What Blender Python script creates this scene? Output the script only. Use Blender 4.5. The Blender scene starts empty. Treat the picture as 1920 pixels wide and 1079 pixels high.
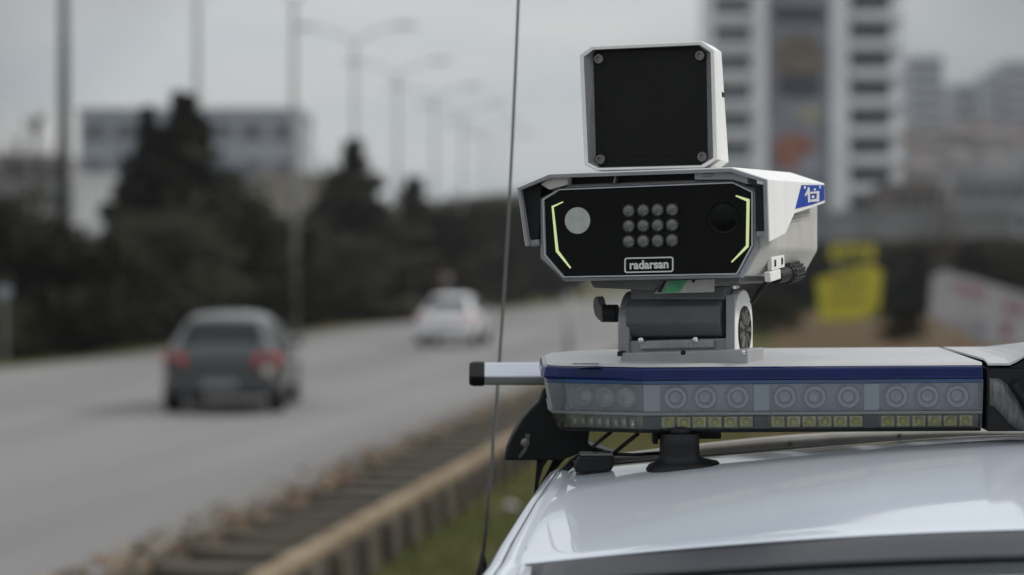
import bpy, bmesh, math, random
from mathutils import Vector, Matrix
R = math.radians
random.seed(7)
sc = bpy.context.scene
COL = sc.collection

# ------------------------------------------------------------------ camera
H = 2.05                      # eye height over the road
F = 4533.0                    # focal length in photograph pixels (85 mm on 36 mm)
U0, V0 = 960.0, 515.0         # principal column, horizon row
cd = bpy.data.cameras.new("camera"); cam = bpy.data.objects.new("camera", cd); COL.objects.link(cam)
cam.location = (0, 0, H); cam.rotation_euler = (R(90), 0, 0)
cd.sensor_width = 36; cd.lens = 85; cd.shift_y = -24.5/1920
cd.clip_start = 0.05; cd.clip_end = 6000
cd.dof.use_dof = True; cd.dof.focus_distance = 3.02; cd.dof.aperture_fstop = 3.5
sc.camera = cam

# ------------------------------------------------------------------ world, sun, exposure
SUN_EL, SUN_AZ = R(38), R(78)     # azimuth measured from +Y towards +X
w = bpy.data.worlds.new("World"); sc.world = w; w.use_nodes = True
nt = w.node_tree; nt.nodes.clear()
def N(t, **k):
    n = nt.nodes.new(t)
    for a, b in k.items(): setattr(n, a, b)
    return n
sky = N("ShaderNodeTexSky"); sky.sky_type = 'NISHITA'; sky.sun_disc = False
sky.sun_elevation = SUN_EL; sky.sun_rotation = SUN_AZ
b1 = N("ShaderNodeBackground"); b1.inputs[1].default_value = 0.08
b2 = N("ShaderNodeBackground"); b2.inputs[1].default_value = 1.0
tc = N("ShaderNodeTexCoord"); sep = N("ShaderNodeSeparateXYZ")
mp = N("ShaderNodeMapping"); mp.inputs["Scale"].default_value = (1.6, 1.6, 9.0); mp.inputs["Location"].default_value = (0.35, 0.2, 0.13)
nz = N("ShaderNodeTexNoise"); nz.inputs["Scale"].default_value = 2.2; nz.inputs["Detail"].default_value = 5; nz.inputs["Roughness"].default_value = .5
cr = N("ShaderNodeValToRGB")
cr.color_ramp.elements[0].position = .36; cr.color_ramp.elements[0].color = (.345, .385, .405, 1)
cr.color_ramp.elements[1].position = .64; cr.color_ramp.elements[1].color = (.462, .455, .447, 1)
mr = N("ShaderNodeMapRange"); mr.inputs[1].default_value = 0; mr.inputs[2].default_value = 1; mr.inputs[3].default_value = .92; mr.inputs[4].default_value = 2.5
vm = N("ShaderNodeVectorMath", operation='SCALE')
mx = N("ShaderNodeMixShader"); mx.inputs[0].default_value = .9
out = N("ShaderNodeOutputWorld")
L = nt.links.new
L(tc.outputs["Generated"], sep.inputs[0]); L(tc.outputs["Generated"], mp.inputs[0]); L(mp.outputs[0], nz.inputs["Vector"])
L(nz.outputs["Fac"], cr.inputs[0]); L(sep.outputs[2], mr.inputs[0])
# thicker and thinner cloud: slow changes of brightness all round the sky
mp2 = N("ShaderNodeMapping"); mp2.inputs["Scale"].default_value = (3.2, 3.2, 4.5); mp2.inputs["Location"].default_value = (8.21, 8.06, -7.98)
nz2 = N("ShaderNodeTexNoise"); nz2.inputs["Scale"].default_value = 1.5; nz2.inputs["Detail"].default_value = 2
mr2 = N("ShaderNodeMapRange"); mr2.inputs[1].default_value = .36; mr2.inputs[2].default_value = .60; mr2.inputs[3].default_value = .62; mr2.inputs[4].default_value = 1.06
ml2 = N("ShaderNodeMath", operation='MULTIPLY')
L(tc.outputs["Generated"], mp2.inputs[0]); L(mp2.outputs[0], nz2.inputs["Vector"]); L(nz2.outputs["Fac"], mr2.inputs[0])
L(mr.outputs[0], ml2.inputs[0]); L(mr2.outputs[0], ml2.inputs[1])
L(cr.outputs[0], vm.inputs[0]); L(ml2.outputs[0], vm.inputs["Scale"]); L(vm.outputs[0], b2.inputs[0])
L(sky.outputs[0], b1.inputs[0]); L(b1.outputs[0], mx.inputs[1]); L(b2.outputs[0], mx.inputs[2]); L(mx.outputs[0], out.inputs[0])
sl = bpy.data.lights.new("sun", 'SUN'); sun = bpy.data.objects.new("sun", sl); COL.objects.link(sun)
sl.energy = 1.5; sl.angle = R(14); sl.color = (1, .955, .89)
sdir = Vector((math.sin(SUN_AZ)*math.cos(SUN_EL), math.cos(SUN_AZ)*math.cos(SUN_EL), math.sin(SUN_EL)))
sun.rotation_euler = sdir.to_track_quat('Z', 'Y').to_euler()
sun.location = (30, 5, 40)
sc.view_settings.view_transform = 'Standard'; sc.view_settings.look = 'None'
sc.view_settings.exposure = 0.34; sc.view_settings.gamma = 1; sc.view_settings.use_curve_mapping = False
sc.render.engine = 'CYCLES'
sc.cycles.use_denoising = True; sc.cycles.max_bounces = 7; sc.cycles.transparent_max_bounces = 24
sc.cycles.volume_bounces = 0; sc.cycles.sample_clamp_indirect = 6

# ------------------------------------------------------------------ materials
MATS = {}
def mat(name, col, rough=.5, metal=0, var=0, vscale=8, bump=0, bscale=60, coat=0, col2=None, emit=None, estr=0, spec=.5, detail=4, stretch=(1,1,1), trans=0, alpha=1):
    if name in MATS: return MATS[name]
    m = bpy.data.materials.new(name); m.use_nodes = True; t = m.node_tree; p = t.nodes["Principled BSDF"]
    p.inputs["Base Color"].default_value = (*col, 1); p.inputs["Roughness"].default_value = rough; p.inputs["Metallic"].default_value = metal
    p.inputs["Coat Weight"].default_value = coat; p.inputs["Coat Roughness"].default_value = .04
    p.inputs["Specular IOR Level"].default_value = spec
    p.inputs["Transmission Weight"].default_value = trans; p.inputs["Alpha"].default_value = alpha
    if emit: p.inputs["Emission Color"].default_value = (*emit, 1); p.inputs["Emission Strength"].default_value = estr
    if var or col2 or bump:
        co = t.nodes.new("ShaderNodeTexCoord"); ma = t.nodes.new("ShaderNodeMapping"); ma.inputs["Scale"].default_value = stretch
        t.links.new(co.outputs["Object"], ma.inputs[0])
    if var or col2:
        n = t.nodes.new("ShaderNodeTexNoise"); n.inputs["Scale"].default_value = vscale; n.inputs["Detail"].default_value = detail
        r = t.nodes.new("ShaderNodeValToRGB"); r.color_ramp.elements[0].position = .35; r.color_ramp.elements[1].position = .65
        a = tuple(max(0, c*(1-var)) for c in col); b = col2 or tuple(min(1, c*(1+var)) for c in col)
        r.color_ramp.elements[0].color = (*a, 1); r.color_ramp.elements[1].color = (*b, 1)
        t.links.new(ma.outputs[0], n.inputs["Vector"]); t.links.new(n.outputs["Fac"], r.inputs[0]); t.links.new(r.outputs[0], p.inputs["Base Color"])
        rr = t.nodes.new("ShaderNodeMapRange"); rr.inputs[3].default_value = max(.02, rough-.08); rr.inputs[4].default_value = min(1, rough+.08)
        t.links.new(n.outputs["Fac"], rr.inputs[0]); t.links.new(rr.outputs[0], p.inputs["Roughness"])
    if bump:
        n2 = t.nodes.new("ShaderNodeTexNoise"); n2.inputs["Scale"].default_value = bscale; n2.inputs["Detail"].default_value = 3
        bp = t.nodes.new("ShaderNodeBump"); bp.inputs["Strength"].default_value = bump; bp.inputs["Distance"].default_value = .002
        t.links.new(ma.outputs[0], n2.inputs["Vector"]); t.links.new(n2.outputs["Fac"], bp.inputs["Height"]); t.links.new(bp.outputs[0], p.inputs["Normal"])
    MATS[name] = m; return m

def lens_mat(name, tint, opac):
    """Clear moulded plastic: partly see-through, with a milky body and a glossy skin."""
    m = bpy.data.materials.new(name); m.use_nodes = True; t = m.node_tree; t.nodes.clear()
    o = t.nodes.new("ShaderNodeOutputMaterial"); tr = t.nodes.new("ShaderNodeBsdfTransparent"); df = t.nodes.new("ShaderNodeBsdfDiffuse")
    gl = t.nodes.new("ShaderNodeBsdfGlossy"); fr = t.nodes.new("ShaderNodeFresnel"); m1 = t.nodes.new("ShaderNodeMixShader"); m2 = t.nodes.new("ShaderNodeMixShader")
    tr.inputs[0].default_value = (*tint, 1); df.inputs[0].default_value = tuple(c*.6 for c in tint)+(1,); gl.inputs["Roughness"].default_value = .08
    m1.inputs[0].default_value = opac; fr.inputs[0].default_value = 1.45
    t.links.new(tr.outputs[0], m1.inputs[1]); t.links.new(df.outputs[0], m1.inputs[2]); t.links.new(fr.outputs[0], m2.inputs[0])
    t.links.new(m1.outputs[0], m2.inputs[1]); t.links.new(gl.outputs[0], m2.inputs[2]); t.links.new(m2.outputs[0], o.inputs[0])
    MATS[name] = m; return m

# radar and bar
m_white = mat("white powder coat", (.83,.83,.82), .42, var=.028, vscale=1.2, stretch=(40,40,5), bump=.12, bscale=500)
m_beige = mat("pale grey casting", (.45,.44,.415), .55, var=.07, vscale=25, bump=.3, bscale=420)
m_grey = mat("grey anodised frame", (.27,.27,.29), .42, metal=.25, var=.07, vscale=30, bump=.1, bscale=400)
m_lip = mat("pale edge of frame", (.55,.55,.60), .4, metal=.2, var=.05, vscale=30)
m_dgrey = mat("dark grey cast metal", (.115,.115,.122), .48, metal=.2, var=.1, vscale=22, bump=.2, bscale=350)
m_black = mat("black gloss panel", (.0028,.0028,.0036), .13, spec=.16, var=.15, vscale=6)
m_face = mat("black antenna face", (.0062,.0062,.0066), .4, spec=.22, var=.22, vscale=14, bump=.1, bscale=160)
m_rubber = mat("black rubber", (.0085,.009,.0105), .55, spec=.3, var=.25, vscale=20, bump=.25, bscale=220)
m_steel = mat("dull steel", (.20,.195,.19), .4, metal=.7, var=.12, vscale=60)
m_led = mat("led dome", (.115,.115,.115), .26, spec=.6, var=.15, vscale=300)
m_ledring = mat("led socket", (.022,.022,.022), .35)
m_disc = mat("frosted disc", (.42,.45,.43), .3, var=.06, vscale=120)
m_lens = mat("dark camera lens", (.0045,.0055,.005), .14, spec=.12)
m_strip = mat("lit yellow green strip", (.35,.40,.2), .4, emit=(.66,.74,.34), estr=.52)
m_print = mat("white print", (.62,.62,.62), .5)
m_blue = mat("blue decal", (.006,.045,.33), .45, var=.15, vscale=60, spec=.2)
m_green = mat("green patch", (.05,.28,.13), .4, var=.3, vscale=40)
m_plate = mat("pale label plate", (.36,.35,.34), .45, var=.1, vscale=50)
m_deck = mat("light bar deck", (.47,.47,.48), .36, var=.05, vscale=9, bump=.06, bscale=300)
m_ped = mat("pedestal plate", (.31,.31,.32), .4, var=.06, vscale=20)
m_alu = mat("brushed aluminium bar", (.55,.58,.64), .36, metal=.55, var=.05, vscale=12, stretch=(1,30,30))
m_navy = mat("navy tinted rim", (.005,.014,.085), .16, spec=.3, var=.15, vscale=10)
m_clear = lens_mat("clear lens", (.82,.87,.94), .22)
m_clear2 = lens_mat("clear lower lens", (.88,.89,.85), .05)
m_bluetint = lens_mat("blue tinted lens edge", (.20,.36,.72), .4)
m_refl = mat("silver reflector", (.60,.61,.61), .35, metal=.2, var=.1, vscale=90)
m_cell = mat("yellow led cell", (.58,.59,.43), .35, var=.25, vscale=70)
m_cellpt = mat("amber led", (.62,.58,.16), .3)
m_tray = mat("bar inner tray", (.36,.375,.41), .5, var=.1, vscale=20)
m_bolt = mat("bright bolt", (.75,.75,.73), .22, metal=1)
m_divl = mat("pale divider", (.52,.53,.54), .45)
m_ltray = mat("lower inner tray", (.34,.35,.29), .5, var=.12, vscale=30)
m_rim2 = mat("reflector rim", (.24,.25,.28), .35)
m_seam = mat("lens seam", (.19,.20,.21), .35)
m_divd = mat("dark divider", (.045,.055,.09), .4)
m_paint = mat("white car paint", (.62,.665,.735), .32, coat=1.0, var=.015, vscale=3)  # blue tint in the colour stands in for sky light
m_glass = mat("tinted glass", (.105,.120,.124), .05, spec=.9, coat=1)  # grey base colour paints in reflected sky and interior light
m_frit = mat("frit band", (.028,.030,.039), .25, spec=.45)
m_tglass = mat("dark car glass", (.008,.010,.012), .12, spec=.35)
m_trim = mat("beige roof trim", (.31,.295,.265), .5, var=.12, vscale=20, bump=.15, bscale=200)
m_wire = mat("antenna rod", (.15,.15,.15), .4, metal=.4)
# setting
m_road = mat("asphalt", (.165,.160,.158), .85, col2=(.235,.229,.227), vscale=.55, var=.0, bump=.5, bscale=8, stretch=(1,.04,1), detail=6)
m_ground = mat("rough ground", (.055,.063,.018), .95, col2=(.10,.088,.036), vscale=.25, bump=.8, bscale=3, detail=8)
m_field = mat("dry grass field", (.125,.082,.048), .95, col2=(.070,.056,.030), vscale=.12, bump=.8, bscale=3, detail=8)
m_verge = mat("verge grass", (.070,.082,.026), .95, col2=(.125,.112,.046), vscale=.6, detail=8)
m_conc = mat("stained concrete", (.075,.066,.055), .85, col2=(.135,.118,.097), vscale=2.2, bump=.6, bscale=25, detail=8)
m_beam = mat("tan concrete beam", (.20,.155,.105), .85, col2=(.30,.24,.17), vscale=3, bump=.6, bscale=25, detail=8)
m_dark = mat("dark channel floor", (.035,.032,.028), .8, var=.3, vscale=2)  # darker than the channel walls
m_leaf1 = mat("brown leaf", (.125,.070,.038), .8, var=.4, vscale=3)
m_leaf2 = mat("straw leaf", (.24,.175,.11), .8, var=.4, vscale=3)
m_needle = mat("dark evergreen foliage", (.014,.015,.010), .85, col2=(.056,.053,.035), vscale=1.2)
m_foliage = mat("olive foliage", (.020,.023,.012), .85, col2=(.042,.042,.022), vscale=1.0)
m_bark = mat("bark", (.085,.072,.058), .9, var=.3, vscale=5)
m_pole = mat("galvanised pole", (.27,.265,.255), .6, metal=.1, var=.12, vscale=3)
m_bwhite = mat("white render", (.72,.73,.76), .75, var=.06, vscale=.3)
m_bgrey = mat("grey blue facade", (.30,.32,.37), .7, var=.1, vscale=.4)
m_bconc = mat("grey facade", (.25,.25,.26), .75, var=.1, vscale=.3)
m_bbeige = mat("beige facade", (.25,.225,.195), .8, var=.15, vscale=.3)
m_bbrown = mat("brown facade", (.13,.105,.095), .8, var=.15, vscale=.3)
m_roof = mat("clay roof", (.105,.072,.062), .8, var=.2, vscale=1)
m_winl = mat("pale window", (.10,.11,.13), .3)
m_win = mat("dark window", (.022,.028,.034), .12, spec=.5)
m_yellow = mat("yellow sign", (.52,.46,.02), .5, var=.08, vscale=1.5)
m_ydark = mat("sign print", (.09,.075,.015), .5)
m_banner = mat("white banner cloth", (.40,.39,.41), .7, var=.12, vscale=1.2)
m_red = mat("red print", (.27,.10,.12), .6)
m_bgreyp = mat("grey print", (.22,.23,.25), .6)
m_hill = mat("hill scrub", (.050,.050,.042), .95, col2=(.085,.075,.065), vscale=.03, detail=8)
m_carD = mat("dark grey car paint", (.034,.038,.042), .35, coat=.8, metal=.2)
m_carW = mat("white traffic car paint", (.68,.68,.70), .35, coat=.8)
m_carR = mat("reddish van paint", (.30,.07,.06), .4, coat=.4)
m_tyre = mat("tyre", (.014,.014,.014), .85, var=.2, vscale=9)
m_rim = mat("alloy rim", (.42,.42,.43), .35, metal=.8)
m_tail = mat("red tail light", (.62,.02,.02), .2, coat=.6)
m_taillit = mat("lit tail light", (.6,.03,.02), .2, emit=(1,.06,.04), estr=1.0)
m_plate2 = mat("number plate", (.55,.55,.55), .5)
m_plastic = mat("black plastic", (.02,.02,.022), .5, var=.15, vscale=9)

for k_ in ("asphalt", "rough ground", "dry grass field", "verge grass", "stained concrete", "tan concrete beam", "brown leaf", "straw leaf", "dark evergreen foliage", "olive foliage", "bark", "hill scrub", "clay roof"):
    MATS[k_].node_tree.nodes["Principled BSDF"].inputs["Specular IOR Level"].default_value = .22 if k_ == "asphalt" else .06

# ------------------------------------------------------------------ object helpers
def tag(o, label=None, cat=None, group=None, kind=None):
    if label: o["label"] = label
    if cat: o["category"] = cat
    if group: o["group"] = group
    if kind: o["kind"] = kind
    return o
def thing(name, label, cat, loc=(0,0,0), rot=(0,0,0), group=None):
    o = bpy.data.objects.new(name, None); COL.objects.link(o); o.location = loc; o.rotation_euler = rot
    o.empty_display_size = .1
    return tag(o, label, cat, group)
def obj(name, bm, m, parent=None, smooth=False, bevel=0, seg=2, label=None, recalc=True):
    if recalc: bmesh.ops.recalc_face_normals(bm, faces=bm.faces[:])
    me = bpy.data.meshes.new(name); bm.to_mesh(me); bm.free()
    for x in (m if isinstance(m, (list, tuple)) else [m]): me.materials.append(x)
    if smooth:
        for p in me.polygons: p.use_smooth = True
    o = bpy.data.objects.new(name, me); COL.objects.link(o)
    if parent: o.parent = parent
    if bevel:
        b = o.modifiers.new("bevel", 'BEVEL'); b.width = bevel; b.segments = seg; b.limit_method = 'ANGLE'; b.angle_limit = R(28)
        b.harden_normals = False
    if label: o["label"] = label
    return o
def B(): return bmesh.new()
def box(bm, x0, x1, y0, y1, z0, z1, mi=0):
    v = [bm.verts.new(p) for p in ((x0,y0,z0),(x1,y0,z0),(x1,y1,z0),(x0,y1,z0),(x0,y0,z1),(x1,y0,z1),(x1,y1,z1),(x0,y1,z1))]
    for f in ((0,3,2,1),(4,5,6,7),(0,1,5,4),(1,2,6,5),(2,3,7,6),(3,0,4,7)):
        bm.faces.new([v[i] for i in f]).material_index = mi
def loft(bm, rings, cap0=True, cap1=True, closed=True, mi=0):
    vs = [[bm.verts.new(p) for p in r] for r in rings]
    n = len(vs[0])
    for a, b in zip(vs, vs[1:]):
        for i in range(n if closed else n-1):
            j = (i+1) % n
            bm.faces.new((a[i], a[j], b[j], b[i])).material_index = mi
    if closed and cap0: bm.faces.new(vs[0][::-1]).material_index = mi
    if closed and cap1: bm.faces.new(vs[-1]).material_index = mi
    return vs
def prism_y(bm, poly, y0, y1):
    """polygon of (x, z) pushed from y0 to y1"""
    loft(bm, [[(x, y0, z) for x, z in poly], [(x, y1, z) for x, z in poly]])
def prism_x(bm, poly, x0, x1):
    loft(bm, [[(x0, y, z) for y, z in poly], [(x1, y, z) for y, z in poly]])
def cyl(bm, p0, p1, r0, r1=None, n=16, cap=True):
    p0, p1 = Vector(p0), Vector(p1); r1 = r0 if r1 is None else r1
    d = (p1-p0).normalized(); a = d.orthogonal().normalized(); b = d.cross(a)
    ring = lambda p, r: [p + (a*math.cos(2*math.pi*i/n) + b*math.sin(2*math.pi*i/n))*r for i in range(n)]
    loft(bm, [ring(p0, r0), ring(p1, r1)], cap, cap)
def tube(bm, pts, r, n=8, r1=None):
    pts = [Vector(p) for p in pts]; rings = []; r1 = r if r1 is None else r1
    up = Vector((.13,.31,.94))
    for i, p in enumerate(pts):
        d = (pts[min(i+1, len(pts)-1)] - pts[max(i-1, 0)]).normalized()
        a = d.cross(up).normalized(); b = d.cross(a)
        rr = r + (r1-r)*i/(len(pts)-1)
        rings.append([p + (a*math.cos(2*math.pi*k/n) + b*math.sin(2*math.pi*k/n))*rr for k in range(n)])
    loft(bm, rings)
def lathe(bm, prof, c, axis=(0,-1,0), n=24):
    """prof: (radius, height along axis)"""
    c = Vector(c); d = Vector(axis).normalized(); a = d.orthogonal().normalized(); b = d.cross(a)
    rings = [[c + d*h + (a*math.cos(2*math.pi*i/n) + b*math.sin(2*math.pi*i/n))*max(r, 1e-5) for i in range(n)] for r, h in prof]
    loft(bm, rings)
def bez(p0, p1, p2, n=10):
    p0, p1, p2 = map(Vector, (p0, p1, p2))
    return [p0*(1-t)**2 + p1*2*t*(1-t) + p2*t*t for t in [i/n for i in range(n+1)]]
def dup(root, loc=None, rot=None, label=None):
    r = root.copy(); COL.objects.link(r)
    if loc is not None: r.location = loc
    if rot is not None: r.rotation_euler = rot
    if label: r["label"] = label
    for ch in root.children:
        c = ch.copy(); COL.objects.link(c); c.parent = r
        for g in ch.children:
            d = g.copy(); COL.objects.link(d); d.parent = c
    return r

CAM = Vector((0, 0, H))
def P(u, v, d): return Vector(((u-U0)/F*d, d, H-(v-V0)/F*d))
class Frame:
    """A local frame, for finding the real size of a part from measurements."""
    def __init__(s, o, rot): s.o = Vector(o); s.m = rot.to_matrix(); s.mi = s.m.transposed()
    def ray(s, u, v): return s.mi @ (CAM-s.o), s.mi @ Vector(((u-U0)/F, 1, -(v-V0)/F))
    def y(s, u, v, y0):
        a, d = s.ray(u, v); t = (y0-a.y)/d.y; p = a+d*t; return (p.x, p.z)
    def x(s, u, v, x0):
        a, d = s.ray(u, v); t = (x0-a.x)/d.x; p = a+d*t; return (p.y, p.z)
    def z(s, u, v, z0):
        a, d = s.ray(u, v); t = (z0-a.z)/d.z; p = a+d*t; return (p.x, p.y)

# ------------------------------------------------------------------ road frame
AX = math.atan(540/F); ca, sa = math.cos(AX), math.sin(AX)
def RD(l, s, z=0): return Vector((s*sa + l*ca, s*ca - l*sa, z))
ROADROT = (0, 0, -AX)
LE, RE = -17.2, -4.72        # road edges

# ground: one sheet reaching the horizon, with the road let in as a sheet above it
def gz(l, s):
    z = 0.0
    if -4.72 < l < -.8: z = -.37*max(0, min(1, (-.8-l)/2.3))
    if l > 6: z = .012*(l-6) if s > 30 else 0
    if l < -21: z = -.02
    return z
bm = B()
ls = [-900, -300, -120, -60, -30, -21, LE, -12, -8, RE, -4.62, -3.36, -3.0, -2.4, -1.8, -1.2, -.8, 0, 2, 4, 6, 10, 20, 40, 80, 160, 320, 900]
ss = [-40, -10, 0, 5, 10, 15, 20, 25, 30, 35, 40, 50, 60, 70, 80, 100, 130, 180, 260, 400, 700, 1300, 2600]
gv = [[bm.verts.new(RD(l, s, (gz(l, s) if not (-4.7 < l < -3.4) else -.62) - (.02 if l <= RE+.01 and l >= LE-.01 else 0))) for l in ls] for s in ss]
for i in range(len(ss)-1):
    for j in range(len(ls)-1):
        f = bm.faces.new((gv[i][j], gv[i][j+1], gv[i+1][j+1], gv[i+1][j]))
        lm = (ls[j]+ls[j+1])/2
        f.material_index = 1 if (lm > -.8 and ss[i] >= 30) else (2 if lm < LE else 0)
tag(obj("ground", bm, [m_ground, m_field, m_verge], recalc=False), kind="structure")
bm = B()
rs = [-40, 0, 20, 40, 60, 80, 120, 200, 400, 800, 1500]
rv = [[bm.verts.new((l, s, .0)) for l in (LE, -13, -8.9, RE)] for s in rs]
for a, b in zip(rv, rv[1:]):
    for j in range(3): bm.faces.new((a[j], a[j+1], b[j+1], b[j]))
o = obj("road", bm, m_road, recalc=False); o.rotation_euler = ROADROT; tag(o, kind="structure")

# far hill, one terrain sheet
def hill_h(X, Y):
    k = max(0, min(1, (Y-420)/520)); k = k*k*(3-2*k)
    base = 34 + max(0, X-20)*.17 + 5*math.sin(X*.021+1) + 3*math.sin(X*.053+Y*.01)
    if X < 0: base = 34 + X*.04 + 4*math.sin(X*.02)
    return max(0, base)*k
bm = B()
nx, ny = 60, 22
hv = [[bm.verts.new((-500+i*1300/nx, 400+j*1000/ny, hill_h(-500+i*1300/nx, 400+j*1000/ny)-.3)) for i in range(nx+1)] for j in range(ny+1)]
for j in range(ny):
    for i in range(nx): bm.faces.new((hv[j][i], hv[j][i+1], hv[j+1][i+1], hv[j+1][i]))
tag(obj("hill", bm, m_hill, smooth=True, recalc=False), kind="structure")

# ------------------------------------------------------------------ drainage channel with struts
ch = thing("drainage_channel", "open concrete drainage channel with cross struts beside the road", "drain", RD(-4.1, 12, 0), ROADROT)
S1 = 150.0
bm = B(); box(bm, -.62, -.48, 0, S1, -.6, .02); obj("road_wall", bm, m_conc, ch, bevel=.01)
bm = B(); box(bm, -.47, .44, 0, S1, -.62, -.55); obj("channel_floor", bm, m_dark, ch)
bm = B(); box(bm, .46, .60, 0, S1, -.95, -.03); obj("outer_wall", bm, m_conc, ch)
# beam in lengths with slight offsets
y = 0.0
bmesh0 = None
while y < S1:
    bm = B(); ln = 3.98; j = random.uniform(-.012, .012)
    box(bm, .455, .615, 0, ln, -.028, .050)
    o = obj("coping_beam", bm, m_beam, ch, bevel=.012); o.location = (j, y, random.uniform(-.008, .008)); o.rotation_euler = (0, 0, random.uniform(-.002, .002))
    y += 4.0
bm = B(); box(bm, -.475, .455, -.17, .17, -.16, -.03); proto = obj("strut", bm, m_conc, ch, bevel=.012); proto.location = (0, .5, 0)
bm = B(); box(bm, .605, .69, -.07, .07, -.7, -.032); post = obj("rib", bm, m_conc, ch, bevel=.012); post.location = (0, .5, 0)
n = int(S1/1.1)
for i in range(1, n):
    for src in (proto, post):
        c = src.copy(); COL.objects.link(c); c.parent = ch
        c.location = (random.uniform(-.006,.006) if src is post else 0, .5+1.1*i + random.uniform(-.05,.05), random.uniform(-.012, 0)); c.rotation_euler = (0, 0, random.uniform(-.02,.02))

# dead leaves along the road edge
bm = B()
for i in range(2300):
    s = 10 + 75*random.random()**1.5; l = RE + random.gauss(.0, .15); sz = random.uniform(.022, .066)
    c = RD(l, s, .028+random.random()*.045*max(0, 1-abs(l-RE)*3)); a = random.random()*6.28; t = random.uniform(-.6,.6)
    ux = Vector((math.cos(a), math.sin(a), t))*sz; uy = Vector((-math.sin(a), math.cos(a), random.uniform(-.6,.6)))*sz*.6
    v = [bm.verts.new(c+q) for q in (-ux, -uy, ux, uy)]
    bm.faces.new(v).material_index = 0 if random.random() < .55 else 1
tag(obj("fallen_leaves", bm, [m_leaf1, m_leaf2], recalc=False), "dead brown leaves drifted along the edge of the road", "leaves", kind="stuff")
# grass
bm = B()
for i in range(14000):
    s = 11 + 45*random.random()**1.3; l = random.uniform(-3.3, 1.5); c = RD(l, s, gz(l, s)-.01)
    h = random.uniform(.05, .16); a = random.random()*6.28; d = Vector((math.cos(a), math.sin(a), 0))*.012
    lean = Vector((random.gauss(0,.03), random.gauss(0,.03), h))
    v = [bm.verts.new(q) for q in (c-d, c+d, c+lean)]
    bm.faces.new(v).material_index = random.choice((0,0,1))
m_blade = mat("grass blade", (.082,.092,.018), .8, spec=.06, var=.3, vscale=2); m_blade2 = mat("dry blade", (.105,.088,.032), .8, spec=.06, var=.3, vscale=2)
tag(obj("grass", bm, [m_blade, m_blade2], recalc=False), "rough green grass between the channel and the white car", "grass", kind="stuff")

# ------------------------------------------------------------------ trees
def crown_mesh(name, kind, seed, n=2600):
    """unit-height crown made of leaf clumps"""
    rnd = random.Random(seed); bm = B()
    blobs = []
    if kind == 'conifer':
        for i in range(260):
            t = rnd.random()**1.2; a = rnd.random()*6.28; out_ = rnd.choice((.55,.8,1.0,1.25))
            rad = min(.185, .40*max(.012,(1-t)-.05))*out_
            blobs.append((Vector((rad*math.cos(a), rad*math.sin(a), .05+.93*t-.05*out_*(1-t))), (.012+.052*(1-t))*rnd.uniform(.5,1.1), .6))
        for i in range(20): blobs.append((Vector((0,0,.08+.045*i)), .012+.0062*(20-i), 1.2))
    elif kind == 'bush':
        for i in range(30):
            a = rnd.random()*6.28; r = .38*math.sqrt(rnd.random()); z = rnd.uniform(.12,.82)
            r *= math.sqrt(max(.08, 1-((z-.42)/.48)**2)); blobs.append((Vector((r*math.cos(a), r*math.sin(a), z)), rnd.uniform(.10,.19), .8))
    for i in range(n):
        c, r, sq = rnd.choice(blobs)
        d = Vector((rnd.gauss(0,1), rnd.gauss(0,1), rnd.gauss(0,1))).normalized()*r*rnd.uniform(.45,1.08); d *= (1.45 if rnd.random() < .16 else 1.0); d.z *= sq
        p = c+d; s = rnd.uniform(.010,.026)
        a = Vector((rnd.gauss(0,1), rnd.gauss(0,1), rnd.gauss(0,.7))).normalized(); b = a.orthogonal().normalized()
        v = [bm.verts.new(q) for q in (p-a*s*1.6, p-b*s, p+a*s*1.6, p+b*s)]
        bm.faces.new(v)
    me = bpy.data.meshes.new(name); bm.to_mesh(me); bm.free(); return me
CR = {k: [] for k in ('conifer','bush')}
for i in range(3):
    me = crown_mesh("crown", 'conifer', 10+i, 5200); me.materials.append(m_needle); CR['conifer'].append(me)
    me = crown_mesh("crown", 'bush', 20+i, 3800); me.materials.append(m_needle if i < 2 else m_foliage); CR['bush'].append(me)
bm = B(); tube(bm, [(0,0,-.3), (.01,0,.2), (-.01,.01,.6), (0,0,.93)], .022, 8, .004)
for k in range(5):
    a = k*1.3; tube(bm, [(0,0,.2+.1*k), (.16*math.cos(a), .16*math.sin(a), .34+.1*k)], .008, 6, .002)
TR = bpy.data.meshes.new("trunk"); bm.to_mesh(TR); bm.free(); TR.materials.append(m_bark)
def tree(kind, loc, h, wd, label, group=None, var=0, name=None):
    t = thing(name or ("conifer_tree" if kind == 'conifer' else "leafy_tree"), label, "tree", loc, (0,0,random.random()*6.28), group)
    t.scale = (wd, wd, h)
    for nm, me in (("trunk", TR), ("crown", CR[kind][var % 3])):
        o = bpy.data.objects.new(nm, me); COL.objects.link(o); o.parent = t
    return t
def at(u, Y, z=0): return Vector(((u-U0)/F*Y, Y, z))
tree('conifer', at(345, 82), 8.3, 12.5, "tallest dark conifer by the road, behind the grey car", var=0)
tree('conifer', at(277, 84), 7.9, 8, "slim dark conifer pressed against the tallest conifer", var=1)
tree('conifer', at(662, 106), 8.0, 12.5, "pointed dark conifer between the grey and the white car", var=2)
tree('conifer', at(775, 132), 7.4, 15, "dark conifer rising behind the white car", var=1)
tree('bush', at(318, 82), 5.9, 5.5, 'broad dark tree filling the left flank of the tallest conifer', var=0)
tree('bush', at(415, 92), 6.2, 6.2, "broad dark tree on the right flank of the tallest conifer", var=1)
tree('bush', at(905, 210), 9.6, 13, "dark distant tree beside the antenna rod", var=0)
HG, HL = "dark trees and shrubs along the far side of the road", "dark bushy tree in the hedge row along the far roadside"
random.seed(21)
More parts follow.
